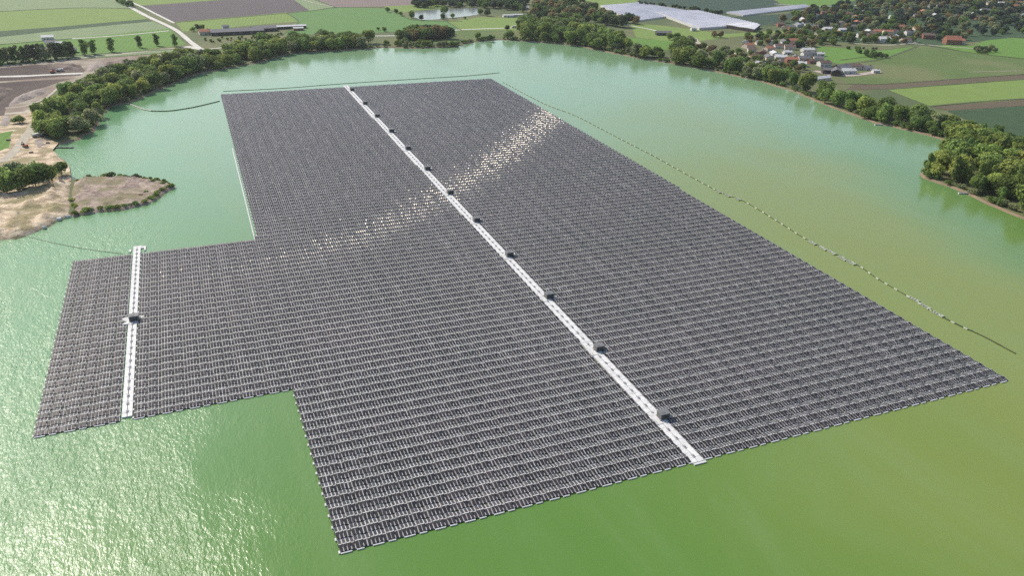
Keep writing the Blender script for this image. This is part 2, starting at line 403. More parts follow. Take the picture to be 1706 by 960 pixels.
# sandbank with humps and the low overgrown spit in front of it
def hump_patch(name, px, m, amp, step, zb=.0, fr=.06, seed=0):
    poly = refine([tuple(G(*p, .3)[:2]) for p in px], 3, .3)
    xs = [p[0] for p in poly]; ys = [p[1] for p in poly]; ex = []
    x = min(xs)
    while x < max(xs):
        y = min(ys)
        while y < max(ys):
            q = (x+random.uniform(-.3, .3)*step, y+random.uniform(-.3, .3)*step)
            if inside(q, poly) and segdist(q, poly) > step*.4: ex.append(q)
            y += step
        x += step
    def zf(p):
        d = segdist(p, poly)
        if d < .05: return -.2
        return LAND*min(1, d/2)+.1+amp*min(1, d/6)*(.4+abs(noise.fractal(Vector((p.x*fr, p.y*fr, seed)), .8, 2, 4)))
    return filled(name, poly, [], 0, m, ex, zf, kind='structure')
hump_patch('sandbank', [(-90,402),(0,400),(28,398),(45,393),(83,377),(98,367),(118,362),(121,345),(118,325),(122,304),(104,300),(70,313),(0,325),(-90,325)], sandm, 3.4, 2.0, fr=.09)
spitm = mat('spit_soil', (.4, .32, .25), .95, c2=(.16, .115, .1), scale=.25, c3=(.2, .17, .1), scale3=.09, bump=.4)
hump_patch('spit', [(119,362),(161,354),(202,351),(245,341),(265,331),(277,321),(293,313),(289,306),(265,299),(227,294),(176,293),(140,297),(122,302),(116,325),(121,345)], spitm, 1.7, 1.9, fr=.14, seed=5)

heap = mat('spoil_soil', (.13, .095, .08), .95, c2=(.22, .17, .14), scale=.12, c3=(.075, .055, .045), scale3=.05, bump=.5)
pale_heap = mat('pale_spoil', (.34, .29, .25), .95, c2=(.2, .16, .14), scale=.15, bump=.5)
for px, m, amp in [([(8,178),(25,162),(60,150),(85,146),(78,158),(45,170),(15,180)], pale_heap, 2.6), ([(60,112),(100,107),(134,109),(138,118),(110,117),(70,118)], heap, 3), ([(140,110),(175,104),(182,112),(150,122),(141,118)], pale_heap, 2.2),
    ([(184,102),(215,100),(220,107),(190,113)], heap, 2.4), ([(-30,150),(20,146),(30,152),(0,172),(-30,180)], heap, 2.6), ([(0,196),(14,190),(28,200),(20,212),(-5,214)], pale_heap, 1.6), ([(50,232),(74,230),(86,240),(70,252),(52,246)], pale_heap, 1.5)]:
    hump_patch('spoil_heap', px, m, amp, 4, fr=.09, seed=px[0][0]*.1)
for px, wd, m in [
 ([(175,-30),(208,4),(240,24),(290,48),(318,70),(345,90)], 6, pale_track), ([(205,-2),(232,9),(262,24),(290,38)], 4, pale_track),
 ([(-60,128.5),(30,127),(90,124),(138,122)], 7, pale_track), ([(-40,112),(60,106),(120,98),(200,90),(310,79),(345,84)], 5, track),
 ([(5,270),(30,245),(52,215),(68,188),(72,176),(45,186),(8,190)], 6, track), ([(8,180),(40,177),(75,164),(95,148)], 2.5, track),
 ([(310,77),(345,84),(352,88)], 8, pale_track), ([(345,82),(400,76),(430,72)], 4, pale_track), ([(120,64.5),(200,59),(282,51)], 4, pale_track),
 ([(610,60),(690,58),(760,50),(860,46),(930,45)], 5, pale_track), ([(1035,40),(1080,48),(1100,53)], 4, pale_track),
 ([(1155,63),(1165,72),(1190,82),(1220,88),(1250,95)], 7, track), ([(1358,118),(1400,126),(1455,121),(1460,118)], 9, mat('yard', (.42, .34, .3), .9, c2=(.3, .25, .23), scale=.2)),
 ([(1595,200),(1620,208),(1655,222)], 4, track), ([(1420,72),(1480,75),(1530,70)], 4, track), ([(1500,70),(1560,76),(1640,82)], 4, track),
 ([(480,-9),(520,4),(556,11)], 3, track), ([(1290,6),(1360,10),(1440,8)], 4, pale_track), ([(1615,120),(1700,118)], 1.2, track)]:
    ribbon('track', px, wd, m)
dit = mat('ditch_scrub', (.06, .075, .035), .95, c2=(.1, .12, .05), scale=.2)
for px, wd in [([(-60,22),(120,13),(222,14)], 3), ([(120,64),(-60,79)], 2.5), ([(292,37),(400,28),(515,18),(560,12),(640,12)], 3), ([(478,22),(497,36),(470,58)], 2), ([(640,13),(665,22),(690,33),(770,35)], 2.5),
    ([(560,12),(500,-10)], 2.5), ([(1478,149),(1620,138),(1800,126)], 2.5), ([(1550,177),(1650,168),(1800,159)], 3), ([(1385,139),(1470,140),(1640,128),(1800,117)], 2), ([(1375,109),(1410,106),(1470,98),(1530,76)], 3),
    ([(745,36),(770,51)], 2), ([(1215,27),(1290,40),(1262,43)], 3), ([(0,106),(120,93),(300,81)], 3.5), ([(1540,74),(1620,88),(1706,98),(1800,108)], 2), ([(1400,100),(1440,95),(1470,92)], 2)]:
    ribbon('ditch', px, wd, dit)
m_pond = water_mat('pond_water', False)
sheet('pond', [(684,26),(694,20),(720,16),(760,14),(796,13),(797,24),(780,27),(750,30),(720,33),(700,33)], m_pond, jit=.6)

# ------------------------------------------------------------------ floating solar array
XW, XLW = 132.4, -35.8
Y0, Y1, YI, YT = 162.6, 728.5, 249.0, 391.9
NR = 114; RP = (Y1-Y0)/NR; SP = 1.1; TH = radians(11.5)
def xleft(y): return 19.3-(y-Y0)*.012 if y < YI else (20.9+(y-YT)/(Y1-YT)*3 if y > YT else 19.5)
def xright(y): return 272.0+(y-Y0)/(Y1-Y0)*1.0
array = root('floating_solar_array', (0, 0, 0), 0, 'vast grey floating solar array of long panel rows split by a white walkway', 'solar array')
SLp = 2.1; DY = SLp*cos(TH); DZ = SLp*sin(TH)
TILT, ROLLN = -.268, -.86  # slopes of the added glint plates, set to mirror the sun
RAISE = {0: .22, 1: .22, 2: .22, 4: .24, 5: .24}
def bend(x, y): return .45*noise.noise(Vector((x*.012, y*.01, 2)))+.12*noise.noise(Vector((x*.05, y*.2, 4)))
def row_mesh(pm, dm, y, xa, xb, skip_near=None):
    """pm: glass + panel edges; dm: rafters, ridge beam and floats"""
    n = int((xb-xa)/SP); jr = random.uniform
    yn = y+.28; yr = yn+DY; yf = yr+.3; ye = yf+DY
    made = []
    for i in range(n):
        x = xa+i*SP; k = i % 8; r = RAISE.get(k, 0); wd = SP-.24 if k == 4 else SP-.33
        z0 = .42+r; z1 = z0+DZ
        a = [jr(-.012, .012) for _ in range(8)]
        o_ = bend(x, y); yn = y+.28+o_; yr = yn+DY; yf = yr+.3; ye = yf+DY
        q1 = ((x, yn, z0+a[0]), (x+wd, yn, z0+a[1]), (x+wd, yr, z1+a[2]), (x, yr, z1+a[3]))
        q2 = ((x, yf, z1+a[4]), (x+wd, yf, z1+a[5]), (x+wd, ye, z0+a[6]), (x, ye, z0+a[7]))
        if skip_near and i < skip_near: made.append(q1)
        else: pm.quad(*q1, 0)
        pm.quad(*q2, 0)
        if k != 5:      # bevelled metal edge down the left side of the pair
            e = .05; ez = -.05*jr(.7, 2.0)
            pm.quad((x-e, yn, z0+ez), (x, yn, z0), (x, yr, z1), (x-e, yr, z1+ez), 2)
            pm.quad((x-e, yf, z1+ez), (x, yf, z1), (x, ye, z0), (x-e, ye, z0+ez), 2)
            f = ROLLN+rng.normal(0, .12); g_ = TILT+rng.normal(0, .0022); u = 1.0; v = .17; xc, yc_, zc = x-.31, yr-1.05, z1+.0   # added plate, angled only to throw the sun glint
            if random.random() < .85: pm.quad((xc, yc_, zc), (xc+v, yc_, zc-f*v), (xc+v, yc_+u, zc-f*v-g_*u), (xc, yc_+u, zc-g_*u), 1)
        if True:      # pale rafter seen through the gap between panels
            u0, u1 = x+wd-.01, x+SP-.05; d = .11
            dm.quad((u0, yn-.05, z0-d), (u1, yn-.05, z0-d), (u1, yr, z1-d), (u0, yr, z1-d), 0)
            dm.quad((u0, yf, z1-d), (u1, yf, z1-d), (u1, ye+.05, z0-d), (u0, ye+.05, z0-d), 0)
    # ridge beam and valley floats per group
    i = 0
    while i < n:
        k = i % 8; L = {0: 3, 3: 1, 4: 2, 6: 2}[k] if k in (0, 3, 4, 6) else 1
        L = min(L, n-i); r = RAISE.get(k, 0); x = xa+i*SP; xe = x+L*SP-.14
        zr = .42+r+DZ; o_ = bend(x, y); yr = y+.28+DY+o_; yf = yr+.3
        dm.quad((x, yr+.02, zr+.01), (xe, yr+.02, zr+.01), (xe, yf-.02, zr+.01), (x, yf-.02, zr+.01), 1 if r else 0)
        dm.quad((x, yr+.02, zr-.2), (xe, yr+.02, zr-.2), (xe, yr+.02, zr+.01), (x, yr+.02, zr+.01), 0)
        if r: dm.box(x, xe, y-.28+o_, y+.22+o_, -.1, .34, 1)
        i += L
    x0, x1 = xa, xa+n*SP-.2
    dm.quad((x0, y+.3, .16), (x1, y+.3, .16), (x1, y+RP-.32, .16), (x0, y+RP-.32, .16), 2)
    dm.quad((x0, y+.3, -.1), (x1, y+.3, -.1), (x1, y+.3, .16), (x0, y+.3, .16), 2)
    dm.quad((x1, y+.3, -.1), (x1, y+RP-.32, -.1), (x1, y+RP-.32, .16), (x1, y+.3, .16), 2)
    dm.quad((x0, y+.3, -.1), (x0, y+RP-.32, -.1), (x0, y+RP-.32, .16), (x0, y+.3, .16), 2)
    # white end floats at the open ends
    for xx in (x0-.5,): dm.box(xx, xx+.42, y+.1, y+1.1, -.1, .42, 1)
    return made, xa+n*SP
segs = []
for j in range(NR):
    y = Y0+j*RP; yc = y+RP/2
    left_block = YI <= yc <= YT
    segs.append(('r', y, XW+2.5, xright(y)))
    segs.append(('c', y, (XLW+2.2) if left_block else xleft(y), XW-1.8))
    if left_block: segs.append(('l', y, -63.2, XLW-1.9))
def shown(sg):
    q = pix(((sg[2]+sg[3])/2, sg[1], 0)); return q[2]**2*(sg[3]-sg[2])
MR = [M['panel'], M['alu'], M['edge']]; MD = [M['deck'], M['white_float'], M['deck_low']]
order = sorted(segs, key=shown, reverse=True); near = order[:99]; rest = order[99:]
first_c = min((s for s in segs if s[0] == 'c'), key=lambda s: s[1])
for sg in near:
    pm, dm = MB(), MB(); first = sg is first_c
    made, _ = row_mesh(pm, dm, sg[1], sg[2], sg[3], 100 if first else None)
    row = pm.build('panel_row', MR, array)
    dm.build('float_deck', MD, row)
    for q in made:
        p1 = MB(); o = q[0]; p1.quad(*[(v[0]-o[0], v[1]-o[1], v[2]-o[2]) for v in q], 0)
        p1.box(0, .03, 0, DY, -.04, -.005, 1)
        p1.build('solar_panel', MR, row, loc=o)
pm, dm = MB(), MB()
for sg in rest: row_mesh(pm, dm, sg[1], sg[2], sg[3])
row = pm.build('panel_row', MR, array, kind='stuff'); dm.build('float_deck', MD, row, kind='stuff')

def walkway(x, ya, yb, wid):
    b = MB(); L = 2.4; y = ya
    while y < yb-.1:
        e = min(y+L, yb)-.08
        for s in (-1, 1):
            b.box(x+s*.12+(-wid/2 if s < 0 else 0), x+s*.12+(0 if s < 0 else wid/2), y, e, -.1, .55+random.uniform(-.03, .03), 0)
        y += L
    o = b.build('walkway', M['walk'], array)
    d = MB(); y = ya+3
    d.cyl((0, 0, .45), (0, 0, .95), .3, .3, 8, cap=True); d.box(-.45, .45, -.8, .8, .58, .7)
    ms = mat('walkway_support', (.3, .3, .3), .6); me = d.mesh('cable_support', [ms]); k = 0; far = MB()
    while y < yb-2:
        if k < 100: link('cable_support', me, o, (x, y, 0))
        else: far.cyl((x, y, .45), (x, y, .95), .3, .3, 8); far.box(x-.45, x+.45, y-.8, y+.8, .58, .7)
        k += 1; y += RP
    if far.v: far.build('cable_support', ms, o, kind='stuff')
    return o
walkway(XW, Y0-.6, Y1+6, 4.1)
wl = walkway(XLW, YI-.4, YT+7, 3.0)
b = MB(); b.box(XLW-3.6, XLW-2.7, YT+2.2, YT+5, -.1, .5); b.box(XLW+1.7, XLW+4.0, YT+5.4, YT+7.6, -.1, .5); b.box(XLW-1.7, XLW+2.4, YT+7.1, YT+8.6, -.1, .5)
b.box(XLW+3.2, XLW+4.0, YT+2.4, YT+5.3, -.1, .5)
b.build('landing_pontoon', M['white_float'], array)
b = MB(); y = 392.6
while y < 560:
    b.box(xleft(y)-1.9, xleft(y)-1.35, y, y+3.6, -.1, .3); y += 3.9
b.build('edge_float', M['white_float'], array)
b = MB()
b.box(XW-1.9, XW+2.6, Y0-1.5, Y0-.75, -.1, .4); b.build('end_float', M['white_float'], array)

# transformer cabins on the walkways
def cabin(name, x, y, label):
    r = root(name, (x, y, 0), 0, label, 'transformer cabin', 'transformer cabins along the white walkways')
    p = MB(); p.box(-3.6, -1.0, -3.2, 3.0, -.15, .72); p.box(-1.0, 3.4, 1.9, 4.6, -.15, .72); p.box(3.4, 4.4, -1.0, 3.0, -.15, .72); p.box(-1.0, 3.4, -2.4, 1.9, -.15, .55)
    p.build('platform', M['white_float'], r)
    c = MB(); c.box(-.9, 2.7, -1.4, 1.4, .75, 2.75); body = c.build('cabin', M['cabin'], r)
    for xx in (-.4, .5, 1.4):
        q = MB(); q.box(xx, xx+.7, -1.46, -1.405, .95, 2.8); q.build('door', M['dark'], body)
    q = MB()
    for k in range(6): q.box(2.705, 2.76, -1.1+k*.4, -.85+k*.4, 1.4, 2.6)
    q.build('louvre', M['cabin_roof'], body)
    q = MB(); q.box(-1.05, 2.85, -1.55, 1.55, 2.755, 2.9); q.box(-.2, 1.1, -.8, .4, 2.9, 3.04); q.build('roof', M['cabin_roof'], r)
    q = MB()
    for xx, yy in ((-3.4, -3), (-3.4, 2.8), (3.2, 2.8)): q.cyl((xx, yy, .7), (xx, yy, 1.8), .05, .05, 5)
    for a_, b_ in (((-3.4, -3, 1.75), (-3.4, 2.8, 1.75)), ((-3.4, 2.8, 1.75), (3.2, 2.8, 1.75))): q.cyl(a_, b_, .04, .04, 5)
    q.build('railing', M['white_float'], r)
    return r
cp = [(1092,695),(985,582),(905,494),(837,425),(784,367),(740,321),(702,281),(671,247),(643,218),(619,193),(598,172),(579,149)]
for i, p in enumerate(cp):
    g = G(*p, 1.5)
    e = ('dark box cabin on white float deck, nearest the camera on the long walkway' if i == 0 else
         'dark box cabin at the far end of the long white walkway' if i == 11 else
         'dark box cabin on the long white walkway, %s from the near end' % ORD[i+1])
    cabin('transformer_cabin', XW+1.1, g.y, e)
cabin('transformer_cabin', XLW-.3, G(221, 530, 1.5).y, 'dark box cabin midway on the short left walkway, alone in its block')

# ------------------------------------------------------------------ boom lines and rafts on the water
def smooth_line(px, z=.12, k=6):
    pts = [G(*p, 0) for p in px]; out = []
    for i in range(len(pts)-1):
        p0, p1, p2, p3 = pts[max(0, i-1)], pts[i], pts[i+1], pts[min(len(pts)-1, i+2)]
        for s in range(k):
            t = s/k; out.append(.5*((2*p1)+(p2-p0)*t+(2*p0-5*p1+4*p2-p3)*t*t+(3*p1-p0-3*p2+p3)*t**3))
    out.append(pts[-1].copy())
    for p in out: p.z = z
    return out
def boom(name, px, r, m, fm, fs, spacing, label, cat='mooring line'):
    pts = smooth_line(px); R = root(name, pts[0], 0, label, cat)
    b = MB(); b.tube([p-pts[0] for p in pts], r, 6); b.build('cable', m, R)
    if fs:
        me = None; acc = 0; cnt = 0
        for a, c in zip(pts[:-1], pts[1:]):
            L = (c-a).length; d = (c-a).normalized(); t = spacing-acc
            while t < L and cnt < 98:
                p = a+d*t-pts[0]
                if me is None:
                    fb = MB(); fb.cyl((-fs, 0, 0), (fs, 0, 0), fs*.42, fs*.42, 8); me = fb.mesh('float', [fm])
                o = link('float', me, R, p); o.rotation_euler = (0, 0, math.atan2(d.y, d.x)); cnt += 1
                t += spacing*random.uniform(.85, 1.2)
            acc = (L-(t-spacing)) if t > 0 else acc+L
    return R
boom('boom_line', [(838,137),(905,172),(957,192),(1000,214),(1040,235),(1085,258),(1130,283),(1195,318),(1240,336),(1300,372),(1345,400),(1425,440),(1462,465),(1512,494),(1570,529),(1610,549)],
     .16, M['rope'], M['pale_float'], .95, 6.6, 'long green boom line strung with pale floats along the right array edge')
boom('rope_line', [(1570,529),(1605,546),(1640,562),(1692,590)], .26, M['rope'], M['rope'], .8, 13, 'dark slack rope with small knots trailing from the boom towards the lower right corner')
boom('rope_line', [(372,152),(470,147),(575,139),(700,131),(780,126),(832,121)], .22, M['rope'], M['rope'], .7, 16, 'thin dark rope parallel to the far edge of the array')
boom('cable_line', [(252,185),(280,185),(310,181),(335,176),(364,169)], .45, M['rope'], M['rope'], 1.1, 7, 'dark floating power cable between the left shore and the far left array corner')
boom('cable_line', [(207,172),(220,175),(238,182),(253,185)], .75, M['pale_float'], M['pale_float'], 1.3, 5, 'pale floating cable walkway leaving the left shore belt')
boom('rope_line', [(40,393),(90,405),(150,416),(205,423)], .13, M['pale_float'], M['pale_float'], .4, 6, 'thin pale rope from the sandbank to the left block of panels')
rp = [(1197,320),(1212,326),(1229,332),(1352,405),(1370,414),(1385,421),(1402,431),(1417,438),(1521,499),(1540,511),(1562,524)]
proto = None
for i, p in enumerate(rp):
    g = G(*p); g2 = G(p[0]+20, p[1]+11); ang = math.atan2(g2.y-g.y, g2.x-g.x)
    sect = ('far', 3, 0) if i < 3 else (('middle', 5, 3) if i < 8 else ('near', 3, 8))
    lab = 'pale float raft on the %s stretch of boom line, %s from the left' % (sect[0], ORD[i-sect[2]+1])
    r = root('float_raft', (g.x, g.y, 0), ang+random.uniform(-.1, .1), lab, 'raft', 'pale float rafts along the boom line')
    L = 2.3 if i < 3 else 2.9
    if proto is None:
        a = MB()
        for s in (-1, 1): a.cyl((-1, s*.55, .12), (1, s*.55, .12), .13, .13, 8)
        ma = a.mesh('float', [M['pale_float']])
        c = MB()
        for xx in (-.8, -.35, .1, .5): c.box(xx, xx+.22, -.7, .7, .26, .34)
        c.box(.8, 1.05, -.62, .62, .05, .5); mc = c.mesh('deck_slat', [M['pale_float']])
        proto = (ma, mc)
    for nm, me in (('float', proto[0]), ('deck_slat', proto[1])):
        o = link(nm, me, r); o.scale = (L, 1.5, 1.2)

# ------------------------------------------------------------------ trees
def crown_mesh(name, kind, m, seed, nleaf, ls):
    rnd = random.Random(seed); lobes = []
    if kind == 'broad':
        for i in range(9):
            a = rnd.uniform(0, 2*pi); r = rnd.uniform(.05, .3); z = rnd.uniform(.33, .8)
            lobes.append((1.35*r*cos(a)*(1.15-z*.6), 1.35*r*sin(a)*(1.15-z*.6), z*.95, rnd.uniform(.17, .27), .8))
        lobes.append((0, 0, .46, .36, 1.0))
    elif kind == 'tall':
        for i in range(9):
            a = rnd.uniform(0, 2*pi); r = rnd.uniform(.02, .13); z = .22+i*.085
            lobes.append((r*cos(a), r*sin(a), z, rnd.uniform(.1, .15)*(1.15-z*.45), 1.3))
        lobes.append((0, 0, .9, .07, 1.6))
    elif kind == 'bush':
        for i in range(7):
            a = rnd.uniform(0, 2*pi); r = rnd.uniform(.1, .5)
            lobes.append((r*cos(a), r*sin(a), rnd.uniform(.25, .62), rnd.uniform(.22, .38), .8))
    vs = []; fs = []; wsum = [l[3]**2 for l in lobes]
    for i in range(nleaf):
        l = rnd.choices(lobes, wsum)[0]
        d = Vector((rnd.gauss(0, 1), rnd.gauss(0, 1), rnd.gauss(.25, 1))).normalized()
        rr = l[3]*(rnd.uniform(.75, 1.08) if rnd.random() < .8 else rnd.uniform(.2, .8))
        p = Vector((l[0]+d.x*rr, l[1]+d.y*rr, max(.06, l[2]+d.z*rr*l[4])))
        nn = (d+Vector((rnd.gauss(0, .45), rnd.gauss(0, .45), rnd.gauss(.1, .45)))).normalized()
        a = nn.orthogonal().normalized(); bb = nn.cross(a); t = rnd.uniform(0, pi); u = a*cos(t)+bb*sin(t); v = nn.cross(u)
        s = ls*rnd.uniform(.6, 1.35); k = len(vs)
        vs += [p-u*s-v*s*.35, p+u*s*.2-v*s*.75, p+u*s+v*s*.3, p-u*s*.15+v*s*.8]
        fs.append((k, k+1, k+2, k+3))
    me = bpy.data.meshes.new(name); me.from_pydata([tuple(x) for x in vs], [], fs); me.materials.append(m); me.update()
    return me
def trunk_mesh(kind, m, seed):
    rnd = random.Random(seed); b = MB(); top = {'broad': .62, 'tall': .85, 'bush': .4}[kind]
    b.cyl((0, 0, -.05), (.01, .01, top*.5), .022, .016, 6, cap=False); b.cyl((.01, .01, top*.5), (0, .02, top), .016, .006, 6)
    for i in range(5):
        a = rnd.uniform(0, 2*pi); z = top*rnd.uniform(.35, .8); r = .2 if kind != 'tall' else .1
        b.cyl((.005, .005, z), (r*cos(a), r*sin(a), z+.16), .009, .003, 5)
    return b.mesh('trunk', [m])
KINDS = {'broad': [], 'tall': [], 'bush': []}
TR = {k: [trunk_mesh(k, M['bark'], i) for i in range(2)] for k in KINDS}
TRP = trunk_mesh('tall', M['bark_pale'], 5)
CR = {}
def crowns(kind, leafname, n, ls, cnt=3):
    key = (kind, leafname)
    if key not in CR: CR[key] = [crown_mesh('crown', kind, M[leafname], hash((kind, leafname, i)) % 9999 if False else (len(CR)*7+i), n, ls) for i in range(cnt)]
    return CR[key]
NL = {'broad': (1700, .046), 'tall': (1100, .034), 'bush': (520, .075)}
def tree(name, kind, lf, x, y, h, z=LAND, label='', cat='tree', group=None, pale=False, wide=1.0):
    r = root(name, (x, y, z-.05), random.uniform(0, 6.28), label, cat, group)
    cm = random.choice(crowns(kind, lf, *NL[kind])); s = random.uniform(.9, 1.12)*wide
    c = link('crown', cm, r); c.scale = (h*s, h*s, h)
    t = link('trunk', TRP if pale else random.choice(TR[kind]), r); t.scale = (h, h, h)
    return r
def scatter(px, spacing, zz=LAND, jitter=.45, world=None):
    poly = world or [tuple(G(*p, zz)[:2]) for p in px]; xs = [p[0] for p in poly]; ys = [p[1] for p in poly]; out = []; k = 0
    y = min(ys)
    while y < max(ys):
        x = min(xs)+(k % 2)*spacing/2
        while x < max(xs):
            q = (x+random.uniform(-1, 1)*jitter*spacing, y+random.uniform(-1, 1)*jitter*spacing)
            if inside(q, poly): out.append(q)
            x += spacing
        y += spacing*.87; k += 1
    return out
water_poly = shore
MANY = []      # trees that are too many to be single things: merged later
def on_land(q): return not inside(q, water_poly)
mixes = {'left': ['leaf_olive', 'leaf_green', 'leaf_olive', 'leaf_yellow', 'leaf_olive', 'leaf_grey', 'leaf_green'],
         'right': ['leaf_green', 'leaf_olive', 'leaf_green', 'leaf_grey', 'leaf_olive', 'leaf_green'],
         'pen': ['leaf_olive', 'leaf_green', 'leaf_olive', 'leaf_yellow', 'leaf_green'], 'vil': ['leaf_dark', 'leaf_green', 'leaf_green', 'leaf_olive', 'leaf_rust', 'leaf_dark']}
words = {'leaf_olive': 'olive green', 'leaf_green': 'mid green', 'leaf_yellow': 'yellowish green', 'leaf_grey': 'greyish green', 'leaf_dark': 'dark green', 'leaf_rust': 'rust brown', 'leaf_blue': 'blue green'}
cand = []
def belt(px, spacing, hr, mix, where, grp, kinds=('broad',), zz=LAND):
    for q in scatter(px, spacing, zz):
        if not on_land(q) or segdist(q, water_poly) < 1.2: continue
        cand.append((q[0], q[1], random.uniform(*hr)*random.choice((.62, .85, 1, 1, 1.12)), random.choice(mixes[mix]), random.choice(kinds), where, grp))
# left belt, shore line to inland edge
belt([(60,212),(84,178),(112,166),(135,160),(150,166),(170,180),(176,186),(160,219),(140,226),(100,232),(62,224)], 10.5, (11, 15), 'left', 'rounded clump by the sandy left bank', 'trees of the rounded clump by the sandy left bank')
belt([(110,166),(150,146),(190,128),(240,112),(300,104),(345,98),(385,92),(420,86),(440,92),(430,103),(386,111),(328,122),(285,139),(252,154),(217,169),(185,178),(160,172)], 10.5, (11, 16), 'left', 'dense belt along the left shore', 'trees of the dense belt along the left shore')
belt([(385,90),(420,80),(480,72),(560,68),(614,68),(618,79),(551,83),(488,86),(450,97),(425,103)], 10.5, (12, 16), 'left', 'belt along the far left shore', 'trees of the belt along the far left shore')
# far shore
belt([(663,62),(690,58),(742,56),(748,64),(700,68),(665,68)], 7, (11, 15), 'vil', 'dark clump on the far shore', 'trees of the dark clump on the far shore')
belt([(640,72),(690,72),(740,74),(765,76),(760,77),(700,80),(640,78)], 8, (5, 8), 'left', 'low fringe on the far shore', 'trees of the low fringe on the far shore')
# right belt
belt([(868,46),(900,42),(960,46),(1010,58),(1040,74),(1062,95),(1016,87),(971,77),(923,71),(870,68)], 13, (13, 20), 'right', 'wide wood at the far end of the lake', 'trees of the wide wood at the far end of the lake')
belt([(1060,90),(1118,96),(1128,72),(1150,74),(1150,98),(1183,108),(1260,124),(1326,143),(1384,166),(1378,174),(1326,152),(1260,132),(1183,116),(1117,104),(1064,95)], 12, (11, 18), 'right', 'belt between the lake and the village', 'trees of the belt between the lake and the village')
belt([(1384,164),(1420,174),(1470,186),(1520,196),(1575,204),(1600,215),(1580,228),(1563,228),(1518,217),(1462,206),(1417,190),(1384,178)], 11, (11, 17), 'right', 'belt below the right hand fields', 'trees of the belt below the right hand fields')
# wooded point on the right
belt([(1538,283),(1560,268),(1585,250),(1570,236),(1600,222),(1650,236),(1700,256),(1850,300),(1900,420),(1800,392),(1706,357),(1679,348),(1641,331),(1601,313),(1563,300),(1536,294)], 9.6, (11, 17), 'pen', 'wood covering the point at the right edge', 'trees of the wood on the point at the right edge', ('broad', 'tall', 'broad'))
def score(c):
    q = pix((c[0], c[1], 3)); vis = -30 < q[0] < 1736
    d = segdist(c, water_poly)
    return (q[2]*c[2]-d*.12) if vis else -100
cand.sort(key=score, reverse=True)
for i, c in enumerate(cand):
    q = pix((c[0], c[1], 3))
    if not (-220 < q[0] < 1960): continue
    if i < 255:
        tree('broadleaf_tree' if c[4] == 'broad' else 'slender_tree', c[4], c[3], c[0], c[1], c[2],
             label='%s %s tree in the %s' % (words[c[3]], 'rounded' if c[4] == 'broad' else 'slender', c[5]), group='%s %s %s' % (words[c[3]], 'rounded' if c[4] == 'broad' else 'slender', c[6]))
    else: MANY.append(c[:5])
# left: trees before the sandbank
for i, (px, py, h, lf, lab) in enumerate([(12,322,15,'leaf_green','dark rounded tree at the left frame edge above the sandbank'),(38,320,16,'leaf_olive','big leafy tree in the middle of the clump above the sandbank'),
      (60,312,15,'leaf_green','tall green tree right of centre in the clump above the sandbank'),(82,304,13,'leaf_olive','green tree in the right half of the clump above the sandbank'),
      (103,292,9,'leaf_olive','small rounded tree at the right end of the clump above the sandbank'),(-18,322,15,'leaf_green','green tree mostly beyond the left frame edge'),
      (25,300,13,'leaf_dark','dark tree at the back of the clump above the sandbank'),(62,296,12,'leaf_green','tree at the back of the clump near the small beach')]):
    g = G(px, py, LAND); tree('broadleaf_tree', 'broad', lf, g.x, g.y, h, label=lab, wide=1.15)
for (px, py, h, lf, lab) in [(33,205,7,'leaf_green','lone round tree between the two sandy tracks on the left'),(172,178,6,'leaf_grey','small grey green willow at the water by the pale cable walkway'),
      (105,222,4,'leaf_olive','low shrub on the reedy edge below the left belt')]:
    g = G(px, py, LAND); tree('broadleaf_tree', 'broad', lf, g.x, g.y, h, label=lab, wide=1.3)
# shrubs on the spit
sp = [(126,357,3,'leaf_olive'),(140,354,3.4,'leaf_green'),(152,352,3,'leaf_green'),(166,350,2.6,'leaf_olive'),(180,348,2.8,'leaf_green'),(195,347,3,'leaf_olive'),(210,345,2.4,'leaf_green'),(225,342,2.6,'leaf_green'),
      (240,338,2.8,'leaf_olive'),(252,332,3,'leaf_olive'),(262,325,3.4,'leaf_yellow'),(270,318,3,'leaf_olive'),(280,313,2.8,'leaf_grey'),(288,311,2.2,'leaf_grey'),(272,308,2.8,'leaf_olive'),(255,305,3,'leaf_olive'),
      (262,303,2.4,'leaf_dark'),(240,299,2.2,'leaf_dark'),(228,297,4,'leaf_dark'),(215,297,2.2,'leaf_dark'),(200,296,2.2,'leaf_olive'),(186,295,4.4,'leaf_dark'),(172,296,2.2,'leaf_olive'),(158,298,2,'leaf_olive'),(144,300,2,'leaf_olive'),(130,302,2,'leaf_olive'),
      (124,345,2.8,'leaf_yellow'),(120,335,2.2,'leaf_yellow'),(246,322,2.6,'leaf_yellow'),(236,328,2.2,'leaf_rust')]
cnt = {}
for (px, py, h, lf) in sp:
    g = G(px, py, .6); side = 'near' if py > 330 else ('tip' if px > 240 else 'far')
    wh = {'near': 'lakeward fringe of the overgrown spit', 'tip': 'pointed tip of the overgrown spit', 'far': 'inland edge of the overgrown spit'}[side]
    tree('shrub', 'bush', lf, g.x, g.y, h, z=.5, label='%s low shrub on the %s' % (words[lf], wh), cat='shrub', group='%s shrubs on the %s' % (words[lf], wh), wide=1.2)
